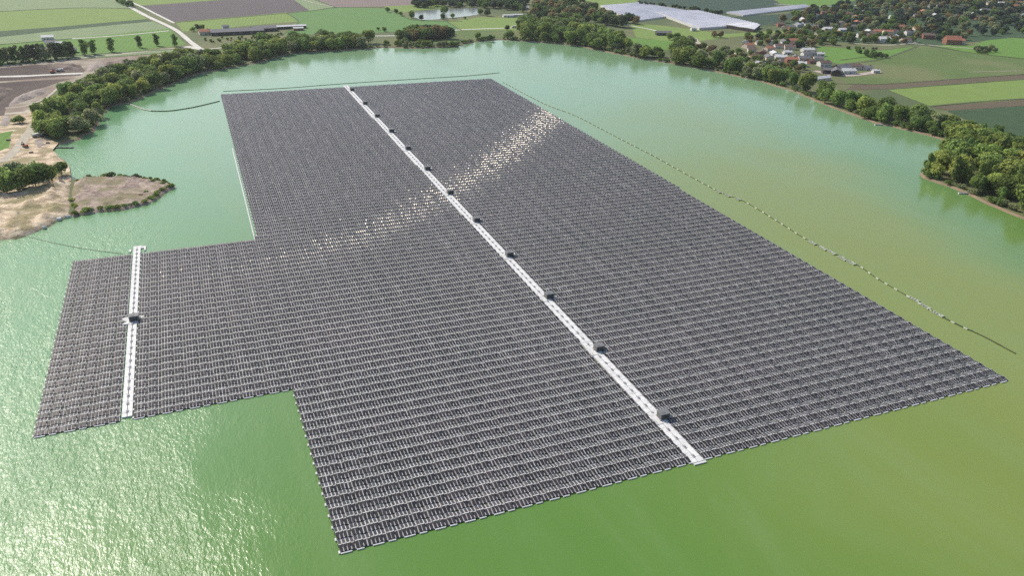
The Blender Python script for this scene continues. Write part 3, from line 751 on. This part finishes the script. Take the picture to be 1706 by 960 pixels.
# poplars at the upper left
cnt = 0
for k, (px, py, h, lf) in enumerate([(x, y, hh, l) for (x, y, hh, l) in [(-20,108,19,'leaf_dark'),(-8,107,18,'leaf_dark'),(4,106,19,'leaf_green'),(13,105,19,'leaf_grey'),(22,104,19,'leaf_green'),(31,103,20,'leaf_grey'),(40,103,19,'leaf_green'),(49,102,20,'leaf_grey'),(58,101,19,'leaf_dark'),(67,100,20,'leaf_grey'),(76,100,20,'leaf_grey'),(85,99,19,'leaf_grey'),(94,98,20,'leaf_dark'),(103,97,19,'leaf_dark'),(112,96,20,'leaf_green'),(121,95,19,'leaf_dark')]]):
    g = G(px, py, LAND)
    tree('poplar_tree', 'tall', lf, g.x, g.y, h*.82, label='%s tall poplar in the closed row behind the dug soil' % words[lf], group='%s poplars of the closed row' % words[lf], pale=True, wide=1.35)
for k, (px, py, h) in enumerate([(141,92,16),(157,90,15),(187,86,15),(232,79,13),(261,76,13),(291,77,14)]):
    g = G(px, py, LAND)
    tree('poplar_tree', 'tall', 'leaf_green', g.x, g.y, h, label='free-standing green poplar on the track, %s from the left of six' % ORD[k+1], group='free-standing poplars before the green field', pale=True, wide=1.5)
# bushes and trees by the pond, the farm and the shore houses
pt = [(646,20,9),(660,22,8),(668,26,7),(686,30,11),(702,33,8),(718,12,12),(740,24,15),(738,32,10),(754,30,8),(800,24,10),(812,26,11),(775,32,5),(705,8,12),(845,50,8),(630,50,5),(640,52,6),(330,50,8),(338,50,8),(322,52,7),(755,57,7),(796,66,10),(849,64,13),(815,68,8),(882,30,9),(900,22,12),(1130,92,12),(1115,66,10),(1128,66,11),(1200,62,9),(1190,62,9)]
for k, (px, py, h) in enumerate(pt):
    g = G(px, py, LAND); lf = ['leaf_green', 'leaf_dark', 'leaf_olive'][k % 3] if px < 1180 else 'leaf_rust'
    zone = 'round the pale pond' if py < 36 and 600 < px < 820 else 'by the farmyard' if px < 400 else 'on the far shore meadow' if px < 910 else 'below the greenhouses'
    tree('meadow_tree', 'broad', lf, g.x, g.y, h, label='%s tree standing %s' % (words[lf], zone), group='%s trees %s' % (words[lf], zone))
# far and village trees -> MANY
def many(px, spacing, hr, lfs, kinds=('broad',)):
    for q in scatter(px, spacing): MANY.append((q[0], q[1], random.uniform(*hr), random.choice(lfs), random.choice(kinds)))
V = ['leaf_dark', 'leaf_green', 'leaf_olive', 'leaf_rust', 'leaf_olive', 'leaf_green']
many([(680,6),(720,2),(800,0),(880,5),(880,20),(800,14),(720,12),(690,14)], 15, (9, 14), ['leaf_blue', 'leaf_dark', 'leaf_green'])
many([(886,20),(900,2),(950,8),(995,14),(1010,30),(1060,40),(1050,46),(1000,42),(960,36),(880,40)], 19, (12, 18), ['leaf_green', 'leaf_dark', 'leaf_grey', 'leaf_rust'])
many([(1130,76),(1250,90),(1330,110),(1380,140),(1350,140),(1250,118),(1140,96)], 13, (5, 9), ['leaf_rust', 'leaf_olive', 'leaf_green', 'leaf_grey'])
many([(1240,62),(1330,50),(1500,62),(1540,74),(1420,72),(1330,80),(1250,76)], 15, (6, 11), V)
many([(1300,38),(1350,18),(1480,-5),(1620,-20),(1900,-30),(1900,62),(1700,58),(1640,62),(1560,72),(1500,58),(1340,48)], 21, (8, 14), ['leaf_blue', 'leaf_dark', 'leaf_blue', 'leaf_grey', 'leaf_green', 'leaf_rust'])  # darker leaf mix stands in for cloud shadow over this wood
many([(1050,-14),(1300,-22),(1300,-14),(1060,-8)], 14, (8, 13), ['leaf_blue', 'leaf_dark'])
many([(1060,5),(1130,12),(1210,25),(1200,27),(1130,15),(1062,8)], 12, (5, 8), ['leaf_blue', 'leaf_dark'])
many([(1420,84),(1440,86),(1480,92),(1486,98),(1460,98),(1420,90)], 9, (4, 7), ['leaf_dark', 'leaf_green'])
many([(1405,80),(1460,82),(1460,84),(1405,82)], 9, (3, 5), ['leaf_dark', 'leaf_green'])
many([(1620,84),(1640,82),(1662,84),(1665,88),(1625,90)], 9, (6, 9), ['leaf_dark', 'leaf_grey'])
many([(190,0),(200,-4),(222,12),(215,14)], 9, (7, 10), ['leaf_dark', 'leaf_green'])
many([(1640,232),(1600,212),(1640,214),(1700,238),(1700,250)], 10, (6, 9), ['leaf_green', 'leaf_olive'])
many([(0,108),(120,98),(120,100),(0,112)], 7, (2, 4), ['leaf_dark', 'leaf_green'])
many([(340,66),(420,60),(470,56),(470,60),(420,66),(345,72)], 9, (2, 4), ['leaf_green', 'leaf_olive'])
def fringe(i0, i1, hr, lfs, off=3.6, step=5.5, dens=.8):
    pts = [G(*p) for p in shore_px[i0:i1]]
    for a, c in zip(pts[:-1], pts[1:]):
        L = (c-a).length; t = random.uniform(0, step); nn = Vector((-(c-a).y, (c-a).x, 0)).normalized()
        while t < L:
            p = a.lerp(c, t/L); d_ = random.uniform(off-1, off+2.5); p = p+nn*d_ if on_land(p+nn*d_) else p-nn*d_
            if on_land(p) and random.random() < dens and segdist(p, water_poly) > 1.6: MANY.append((p.x, p.y, random.uniform(*hr), random.choice(lfs), 'bush'))
            t += step*random.uniform(.6, 1.4)
LO = ['leaf_olive', 'leaf_green', 'leaf_grey', 'leaf_green']
fringe(27, 41, (2.5, 4.5), LO); fringe(41, 56, (3, 5.5), LO); fringe(57, 72, (3, 5.5), LO); fringe(72, 83, (2.5, 4.5), LO, off=4.5)
fringe(6, 17, (1.1, 2.4), ['leaf_olive', 'leaf_green', 'leaf_yellow', 'leaf_olive', 'leaf_grey'], off=2.6, step=2.2, dens=.9)
def merged(name, items, **k):
    by = {}
    for it in items: by.setdefault(it[3], []).append(it)
    vs = []; fs = []; mi = []; mats = []; off = 0
    for lf, its in by.items():
        mats.append(M[lf]); m_i = len(mats)-1
        for (x, y, h, _, kd) in its:
            d = pix((x, y, 0))[2]
            me = random.choice(crowns(kd+'', lf, *NL[kd])); n = len(me.vertices)
            a = np.empty(n*3); me.vertices.foreach_get('co', a); a = a.reshape(-1, 4, 3)
            keep = 1.0 if d > 1.25 else .5
            kk = int(len(a)*keep); a = a[:kk].copy()
            if keep < 1: c_ = a.mean(1, keepdims=True); a = c_+(a-c_)*1.35
            t = random.uniform(0, 6.28); s = random.uniform(.95, 1.3)
            R = np.array([[cos(t)*s, -sin(t)*s, 0], [sin(t)*s, cos(t)*s, 0], [0, 0, 1]])*h
            p = a.reshape(-1, 3)@R.T+np.array([x, y, LAND-.1])
            vs.append(p); f = np.arange(len(p)).reshape(-1, 4)+off; fs.append(f); mi.append(np.full(len(f), m_i)); off += len(p)
    P = np.concatenate(vs); Fc = np.concatenate(fs); me = bpy.data.meshes.new(name)
    me.vertices.add(len(P)); me.vertices.foreach_set('co', P.ravel())
    me.loops.add(Fc.size); me.loops.foreach_set('vertex_index', Fc.ravel())
    me.polygons.add(len(Fc)); me.polygons.foreach_set('loop_start', np.arange(0, Fc.size, 4)); me.polygons.foreach_set('loop_total', np.full(len(Fc), 4))
    for m in mats: me.materials.append(m)
    me.polygons.foreach_set('material_index', np.concatenate(mi)); me.update(calc_edges=True); me.validate()
    return link(name, me, **k)
tag(merged('distant_woodland', MANY), 'mass of distant trees filling the belts, the village and the far wood', 'woodland', kind='stuff')

# ------------------------------------------------------------------ buildings
walls = {'white': mat('white_render', (.55, .53, .5), .8), 'cream': mat('cream_render', (.55, .47, .38), .8), 'brick': mat('red_brick', (.28, .12, .08), .85, c2=(.2, .09, .06), scale=.8),
         'dark': mat('dark_boards', (.07, .06, .055), .8)}
roofs = {'orange': mat('orange_tiles', (.36, .15, .09), .8, c2=(.26, .11, .07), scale=.6), 'grey': mat('grey_tiles', (.16, .155, .16), .7, c2=(.11, .11, .115), scale=.6),
         'white': mat('white_metal_roof', (.56, .55, .54), .5, c2=(.44, .44, .43), scale=.3), 'brown': mat('brown_tiles', (.15, .1, .085), .8, c2=(.1, .07, .06), scale=.6)}
m_glass = mat('window_glass', (.03, .035, .04), .1, spec=.6); m_door = mat('door_paint', (.09, .07, .055), .6); m_wf = mat('window_frame', (.7, .7, .68), .6)
def house(px, py, wd, dp, ht, rz, wall, rf, label, cat='house', name='house', group=None, pitch=.42, chim=True, wins=3):
    g = G(px, py, LAND); r = root(name, (g.x, g.y, LAND), rz, label, cat, group)
    b = MB(); b.box(-wd/2, wd/2, -dp/2, dp/2, -.2, ht)
    rh = dp/2*math.tan(pitch) if pitch < 1 else 3
    for s in (-1, 1): b.poly([(s*wd/2, -dp/2, ht), (s*wd/2, dp/2, ht), (s*wd/2, 0, ht+rh)])
    b.build('wall', walls[wall], r)
    b = MB(); o = .4; t = .18; e = o*math.tan(pitch)
    for s in (-1, 1):
        A = [(-wd/2-o, s*(dp/2+o), ht-e+.03), (wd/2+o, s*(dp/2+o), ht-e+.03), (wd/2+o, 0, ht+rh+.03), (-wd/2-o, 0, ht+rh+.03)]
        B = [(x, y, z+t) for x, y, z in A]
        b.poly(A); b.poly(B)
        for i in range(4):
            if i != 2: b.quad(A[i], A[(i+1) % 4], B[(i+1) % 4], B[i])
    ro = b.build('roof', roofs[rf], r)
    if chim:
        b = MB(); b.box(wd*.22, wd*.22+.8, -.4, .4, ht+rh-.5, ht+rh+1.1); b.build('chimney', walls['brick'], ro)
    b = MB(); b.box(-.5, .5, -dp/2-.06, -dp/2-.003, 0, 2.1); b.build('door', m_door, r)
    for i in range(wins):
        x = -wd/2+(i+.5)*wd/wins
        if abs(x) < 1: x += 1.6
        b = MB(); b.box(x-.65, x+.65, -dp/2-.05, -dp/2-.003, 1.0, 2.3); f = b.build('window', m_wf, r)
        b = MB(); b.box(x-.52, x+.52, -dp/2-.07, -dp/2-.052, 1.12, 2.18); b.build('pane', m_glass, f)
    return r
HS = [ # px, py, w, d, h, wall, roof
 (1337,36,12,9,4,'white','white'),(1330,44,14,9,4,'white','white'),(1345,45,10,8,4,'white','grey'),(1300,44,10,9,4,'brick','brown'),(1306,50,10,8,4,'cream','brown'),(1318,49,9,8,4,'brick','grey'),
 (1380,42,12,9,4,'white','grey'),(1388,44,11,8,4,'white','white'),(1402,42,12,9,4,'cream','brown'),(1427,42,15,9,5,'brick','orange'),(1440,40,10,8,4,'brick','brown'),(1404,52,12,8,3,'white','white'),(1412,50,9,7,3,'cream','grey'),
 (1436,62,14,9,4,'white','grey'),(1447,56,10,8,4,'white','white'),(1442,68,9,8,3,'white','grey'),(1455,60,12,9,4,'brick','brown'),(1462,56,12,9,4,'brick','orange'),(1472,70,13,10,5,'white','white'),(1478,58,12,9,5,'cream','orange'),(1488,56,11,8,4,'white','brown'),(1460,70,8,7,3,'cream','grey'),(1482,66,12,9,4,'brick','brown'),
 (1508,70,12,8,4,'cream','brown'),(1545,64,14,10,5,'brick','brown'),
 (1242,74,10,8,3.5,'white','grey'),(1252,86,9,8,3.5,'white','brown'),(1264,74,10,8,3.5,'cream','grey'),(1280,84,12,9,3.5,'cream','orange'),(1286,74,9,8,3.5,'white','grey'),(1296,80,9,8,3.5,'white','brown'),(1311,90,9,7,3,'white','white'),(1327,78,16,10,5,'dark','brown'),
 (1315,82,12,9,4,'cream','brown'),(1345,86,14,8,3,'white','white'),(1342,94,9,8,4,'white','grey'),(1353,92,9,7,3.5,'white','grey'),(1333,110,11,8,3.5,'white','white'),(1350,105,9,7,3,'brick','brown'),(1363,101,10,8,3.5,'cream','grey'),(1366,93,8,6,3,'white','white'),(1300,106,9,7,3,'cream','brown'),(1325,98,9,7,3,'cream','grey'),
 (1266,108,9,6,3,'white','white'),(1258,96,8,7,3,'brick','brown'),
 (1381,122,14,9,4,'dark','grey'),(1392,124,16,10,4.5,'dark','grey'),(1402,118,18,11,4.5,'dark','grey'),(1412,122,14,9,3.5,'white','white'),(1424,115,12,8,4,'cream','brown'),(1444,116,10,8,3,'white','grey'),(1458,121,7,5,2.6,'white','white'),(1368,134,20,7,3,'cream','white'),
 (1486,31,9,7,4,'white','white'),(1525,28,9,7,4,'white','grey'),(1533,27,12,7,3.5,'white','white'),(1556,27,16,7,3.5,'white','white'),(1590,30,12,8,4,'white','grey'),(1548,13,10,8,4,'white','white'),(1566,11,16,9,4,'cream','grey'),
 (1667,9,14,9,5,'white','white'),(1682,20,14,10,5,'brick','orange'),(1690,14,14,10,5,'brick','orange'),(1676,25,12,9,5,'brick','orange'),(1666,30,10,8,4,'white','grey'),(1704,28,10,8,4,'white','white'),(1696,8,12,9,5,'cream','orange')]
HS += [(x_, y_, 12 if y_ > 40 else 14, 9, 4.2, a_, b_) for x_, y_, a_, b_ in [(1360, 30, 'white', 'grey'), (1375, 24, 'brick', 'brown'), (1395, 30, 'cream', 'orange'), (1410, 26, 'white', 'brown'), (1425, 32, 'brick', 'orange'), (1440, 24, 'white', 'grey'), (1452, 33, 'cream', 'brown'), (1465, 26, 'brick', 'orange'), (1500, 20, 'cream', 'brown'), (1512, 32, 'brick', 'brown'), (1520, 14, 'white', 'grey'), (1538, 22, 'brick', 'orange'), (1575, 20, 'cream', 'orange'), (1600, 16, 'brick', 'brown'), (1612, 26, 'white', 'white'), (1626, 12, 'brick', 'orange'), (1640, 20, 'white', 'grey'), (1650, 8, 'cream', 'brown'), (1630, 32, 'brick', 'brown'), (1500, 48, 'brick', 'orange'), (1515, 58, 'white', 'grey'), (1528, 50, 'cream', 'orange'), (1495, 64, 'white', 'white'), (1470, 48, 'white', 'brown'), (1420, 48, 'white', 'grey'), (1395, 58, 'brick', 'orange'), (1378, 52, 'white', 'white'), (1366, 58, 'cream', 'brown'), (1354, 48, 'brick', 'grey'), (1246, 80, 'cream', 'orange'), (1270, 92, 'brick', 'brown'), (1290, 94, 'white', 'white'), (1306, 74, 'white', 'grey'), (1318, 104, 'brick', 'orange'), (1338, 102, 'cream', 'grey'), (1300, 100, 'white', 'white'), (1320, 72, 'brick', 'orange'), (1280, 100, 'cream', 'grey'), (1372, 110, 'white', 'brown')]]
zones = [('far village at the upper right', lambda x, y: y < 34), ('village behind the fields', lambda x, y: y < 73 and y >= 34), ('lakeside cluster', lambda x, y: y >= 73 and y < 112), ('meadow farmyard', lambda x, y: y >= 112)]
for zn, fn in zones:
    sub = {}
    for h_ in HS:
        if fn(h_[0], h_[1]): sub.setdefault((h_[5], h_[6]), []).append(h_)
    for (wl_, rf_), lst in sub.items():
        lst.sort(key=lambda h_: h_[0])
        for i, h_ in enumerate(lst):
            wd_ = {'white': 'white', 'cream': 'cream', 'brick': 'brick', 'dark': 'dark boarded'}[wl_]
            lab = '%s house with %s roof in the %s' % (wd_, rf_, zn) + ('' if len(lst) == 1 else ', %s from left' % ORD[i+1])
            house(h_[0], h_[1], h_[2]*1.05, h_[3], h_[4], random.choice([-.5, -.2, .15, 1.2, .9, -.35]), wl_, rf_, lab, group='houses of the %s' % zn)
house(1585,73,19,13,6,-.45,'brick','orange','large red brick villa with orange roof standing alone above the meadow','house', wins=4, pitch=.6)
house(1599,72,9,10,4,-.45,'white','orange','low white annexe joined to the right of the red villa','house', chim=False, wins=2)
# farm by the upper left shore
house(342,57,14,10,4,.08,'cream','orange','cream farmhouse with orange roof at the left end of the long grey barn','house')
house(395,56,62,17,4,.08,'dark','grey','long low grey-roofed barn beside the farmhouse','barn','barn', chim=False, wins=6, pitch=.3)
house(440,51,30,15,4,.08,'dark','grey','shorter grey-roofed barn joined behind the long one','barn','barn', chim=False, wins=4, pitch=.3)
house(482,47,42,9,3.2,.08,'dark','white','narrow shed with pale roof right of the grey barns','shed','shed', chim=False, wins=5, pitch=.25)
house(497,50,12,7,3,.08,'brick','white','small red shed with pale roof behind the shore trees','shed','shed', chim=False, wins=2, pitch=.3)
house(376,47,8,6,3,.1,'white','grey','little white outbuilding behind the long grey barn','shed','shed', chim=False, wins=1)
house(846,28,15,8,3,-.1,'white','white','white pavilion with flat pale roof on the far meadow, left of two','pavilion','pavilion', chim=False, pitch=.15)
house(862,27,14,8,3,-.1,'white','white','white pavilion with flat pale roof on the far meadow, right of two','pavilion','pavilion', chim=False, pitch=.15)
house(872,15,16,8,3,-.1,'white','white','pale low house in the trees beyond the pavilions','house', chim=False)
house(1105,58,20,9,3.4,-.3,'dark','grey','grey barn between the greenhouses and the lakeside trees','barn','barn', chim=False, wins=4)
house(1155,51,7,7,4,-.3,'white','white','small white shed at the near corner of the greenhouse','shed','shed', chim=False, wins=1)
for i, (x, y) in enumerate([(80,67),(86,76),(104,78),(118,88),(62,90),(72,88),(93,92),(108,94),(40,94)]):
    house(x, y-1, 12, 8, 3.5, .1, 'white', ['white', 'grey'][i % 2], 'white low shed seen among the closed row of poplars, %s from the left' % ORD[sorted([80,86,104,118,62,72,93,108,40]).index(x)+1], 'shed', 'shed', 'sheds behind the poplars', chim=False, wins=2)

def greenhouse(name, px, ht, bays, label, front_dark=True):
    P = [G(*p, LAND) for p in px]; o = P[0].copy(); r = root(name, o, 0, label, 'greenhouse')
    A, B, C_, D = [p-o for p in P]     # A-B far edge, D-C near edge; ridges run from A..D side to B..C side
    rb = MB(); wb = MB(); gb = MB(); zt = ht
    for i in range(bays):
        t0, t1 = i/bays, (i+1)/bays; tm = (t0+t1)/2
        for (u, s_) in ((t0, 0),):
            l0, l1, lm = A.lerp(D, t0), A.lerp(D, t1), A.lerp(D, tm); q0, q1, qm = B.lerp(C_, t0), B.lerp(C_, t1), B.lerp(C_, tm)
            h0 = Vector((0, 0, zt)); hm = Vector((0, 0, zt+.9))
            N = 10
            for k in range(N):
                a, c = k/N, (k+1)/N-.002
                rb.quad(l0.lerp(q0, a)+h0, l0.lerp(q0, c)+h0, lm.lerp(qm, c)+hm, lm.lerp(qm, a)+hm)
                rb.quad(lm.lerp(qm, a)+hm, lm.lerp(qm, c)+hm, l1.lerp(q1, c)+h0, l1.lerp(q1, a)+h0)
            for e0, e1, em in ((l0, l1, lm), (q0, q1, qm)): gb.poly([e0+h0, e1+h0, em+hm])
    for a, c in ((A, B), (B, C_), (C_, D), (D, A)):
        z = Vector((0, 0, zt)); wb.quad(a, c, c+z, a+z)
    rb.build('roof', mat('greenhouse_film', (.5, .49, .53), .45, c2=(.4, .4, .44), scale=.03, isl=.08, c3=(.56, .54, .56), scale3=.006), r)
    gb.build('gable', walls['white'], r); wb.build('wall', walls['dark'] if front_dark else walls['white'], r)
    return r
greenhouse('greenhouse', [(1000,11),(1062,6),(1160,22),(1055,37)], 2.2, 26, 'left part of the vast pale greenhouse with finely ridged roof', False)
greenhouse('greenhouse', [(1092,23),(1161,20),(1263,43),(1165,50)], 3.2, 22, 'right part of the vast pale greenhouse, lower and nearer the village', False)
greenhouse('greenhouse', [(1206,46),(1240,42),(1266,46),(1256,54)], 4.4, 2, 'white packing hall with dark front wall at the greenhouse corner', True)
greenhouse('greenhouse', [(1210,22),(1340,9),(1352,13),(1238,27)], 2.2, 8, 'narrow pale blue greenhouse strip beyond the vast greenhouse', False)

# ------------------------------------------------------------------ the hazy spring air over the lake
hz = MB(); hz.box(-3000, 4000, -900, 5000, -1.2, H+6)
hm = bpy.data.materials.new('haze'); hm.use_nodes = True; hn = hm.node_tree; hn.nodes.remove(hn.nodes['Principled BSDF'])
pv = hn.nodes.new('ShaderNodeVolumePrincipled'); pv.inputs['Color'].default_value = (.9, .94, 1, 1); pv.inputs['Density'].default_value = .00004; pv.inputs['Anisotropy'].default_value = .3
hn.links.new(pv.outputs[0], hn.nodes['Material Output'].inputs['Volume'])
hz.build('haze', hm, kind='stuff')

# ------------------------------------------------------------------ small things on the banks
def boat(px, py, rz, L, label):
    g = G(px, py, 0); r = root('boat', (g.x, g.y, 0), rz, label, 'boat'); b = MB(); st = []
    for i in range(9):
        t = i/8; w_ = L*.17*(1-max(0, (t-.45)/.55)**2.2)*(.85+.15*min(1, t*4)); st.append((L*(t-.5), w_, .75+.25*t*t))
    for (x0, w0, h0), (x1, w1, h1) in zip(st[:-1], st[1:]):
        for s in (-1, 1):
            b.quad((x0, s*w0, h0), (x1, s*w1, h1), (x1, s*w1*.55, -.15), (x0, s*w0*.55, -.15))
            b.quad((x0, s*w0, h0), (x1, s*w1, h1), (x1, s*w1*.86, h1), (x0, s*w0*.86, h0))
        b.quad((x0, -w0*.86, .35), (x1, -w1*.86, .35), (x1, w1*.86, .35), (x0, w0*.86, .35))
    x, w0, h0 = st[0]; b.quad((x, -w0, h0), (x, w0, h0), (x, w0*.55, -.15), (x, -w0*.55, -.15))
    b.build('hull', walls['white'], r); b = MB()
    for x in (-L*.22, L*.08): b.box(x, x+.35, -L*.13, L*.13, .55, .62)
    b.build('bench', M['dark'], r); return r
boat(1464,208.5,-.45,6.5,'small white boat lying at the bank below the right hand fields')
boat(1605,323,-.5,6,'small white boat pulled up on the bare bank of the wooded point')
g = G(107,246.5,0); r = root('jetty', (g.x, g.y, 0), -.33, 'dark narrow jetty reaching into the inlet above the sandbank', 'jetty')
b = MB(); b.box(-6, 6, -.9, .9, .35, .6); b.build('deck', M['dark'], r)
b = MB()
for x in (-5.5, -2, 2, 5.5):
    for s in (-.8, .8): b.cyl((x, s, -.8), (x, s, 1.0), .12, .12, 6)
b.build('post', M['dark'], r)
def digger(px, py, rz, s, label):
    g = G(px, py, LAND); r = root('excavator', (g.x, g.y, LAND+.5), rz, label, 'excavator'); r.scale = (s, s, s)
    b = MB(); b.box(-2, 2, -1.4, -.7, 0, .9, top=.9); b.box(-2, 2, .7, 1.4, 0, .9, top=.9); b.build('track', M['dark'], r)
    ym = mat('digger_paint', (.32, .1, .05), .5)
    b = MB(); b.box(-2, 1.3, -1.2, 1.2, .95, 2.0, top=.95); b.build('body', ym, r)
    b = MB(); b.box(-.1, 1.3, .2, 1.15, 2.003, 3.0, top=.85); b.build('cab', m_glass, r)
    b = MB(); b.cyl((1.2, -.2, 1.6), (3.6, -.2, 3.8), .25, .2, 6); b.cyl((3.6, -.2, 3.8), (5.2, -.2, 1.4), .2, .14, 6); a = b.build('arm', ym, r)
    b = MB(); b.box(4.8, 5.8, -.7, .3, .5, 1.4, top=.7); b.build('bucket', M['dark'], a)
digger(88,122,.3,1.1,'small red excavator on the dug soil, left of the pale truck')
digger(43,246,2.2,.9,'dark red excavator on the sand beside the track')
def truck(px, py, rz, label, c):
    g = G(px, py, LAND); r = root('truck', (g.x, g.y, LAND+.2), rz, label, 'truck')
    b = MB(); b.box(-3, 1.6, -1.2, 1.2, 1.0, 2.5); b.build('cargo_box', c, r)
    b = MB(); b.box(1.8, 3.4, -1.15, 1.15, .6, 2.6, top=.85); cb = b.build('cab', c, r)
    b = MB(); b.box(3.25, 3.42, -.9, .9, 1.6, 2.3, top=.9); b.build('windscreen', m_glass, cb)
    b = MB(); b.box(-3, 3.2, -.9, .9, .55, .9); b.build('chassis', M['dark'], r)
    for x in (-2.2, -1, 2.5):
        for s in (-1.1, 1.1):
            b = MB(); b.cyl((x, s-.15, .35), (x, s+.15, .35), .5, .5, 10); b.build('wheel', M['dark'], r)
truck(100,119,.1,'pale truck on the dug soil right of the red excavator', walls['white'])
truck(62,228,.6,'pale truck parked on the sand below the left tree belt', walls['white'])
truck(856,46,.1,'pale truck on the road along the far shore', walls['white'])
g = G(84,224.5,LAND); b = MB(); pp = [Vector((-9, 0, .5)), Vector((0, .3, .55)), Vector((9, 1.6, .5))]; b.tube(pp, .45, 8)
tag(b.build('pipe', M['dark'], loc=(g.x, g.y, LAND)), 'long dark pipe lying on the sand below the rounded tree clump', 'pipe')
# stones along the sandbank foot
k = 0
for (px, py, s) in [(74,380,1.1),(98,366,1.4),(101,364,1.1),(110,362,1.2),(116,361,1.0),(15,190+45,1.6),(80,240,1.4),(52,256,1.5)]:
    g = G(px, py, .4); b = MB(); b.box(-s, s, -s*.7, s*.7, -.4, s*.8, top=.6)
    for i_, v in enumerate(b.v): b.v[i_] = (v[0]+random.uniform(-.25, .25)*s, v[1]+random.uniform(-.25, .25)*s, v[2]+random.uniform(-.15, .15)*s)
    k += 1
    where = ['alone below the sandbank', 'largest at the foot of the sandbank', 'just right of the largest one at the sandbank foot', 'beside the spit at the sandbank foot', 'where the sandbank meets the spit', 'left of the upper sandy track', 'on the beach near the jetty', 'on the sand above the tree clump'][k-1]
    tag(b.build('boulder', M['white_float'] if k < 6 else dirt, loc=(g.x, g.y, .5 if k < 6 else LAND)), 'pale angular boulder ' + where, 'boulder', 'pale boulders on the sand')
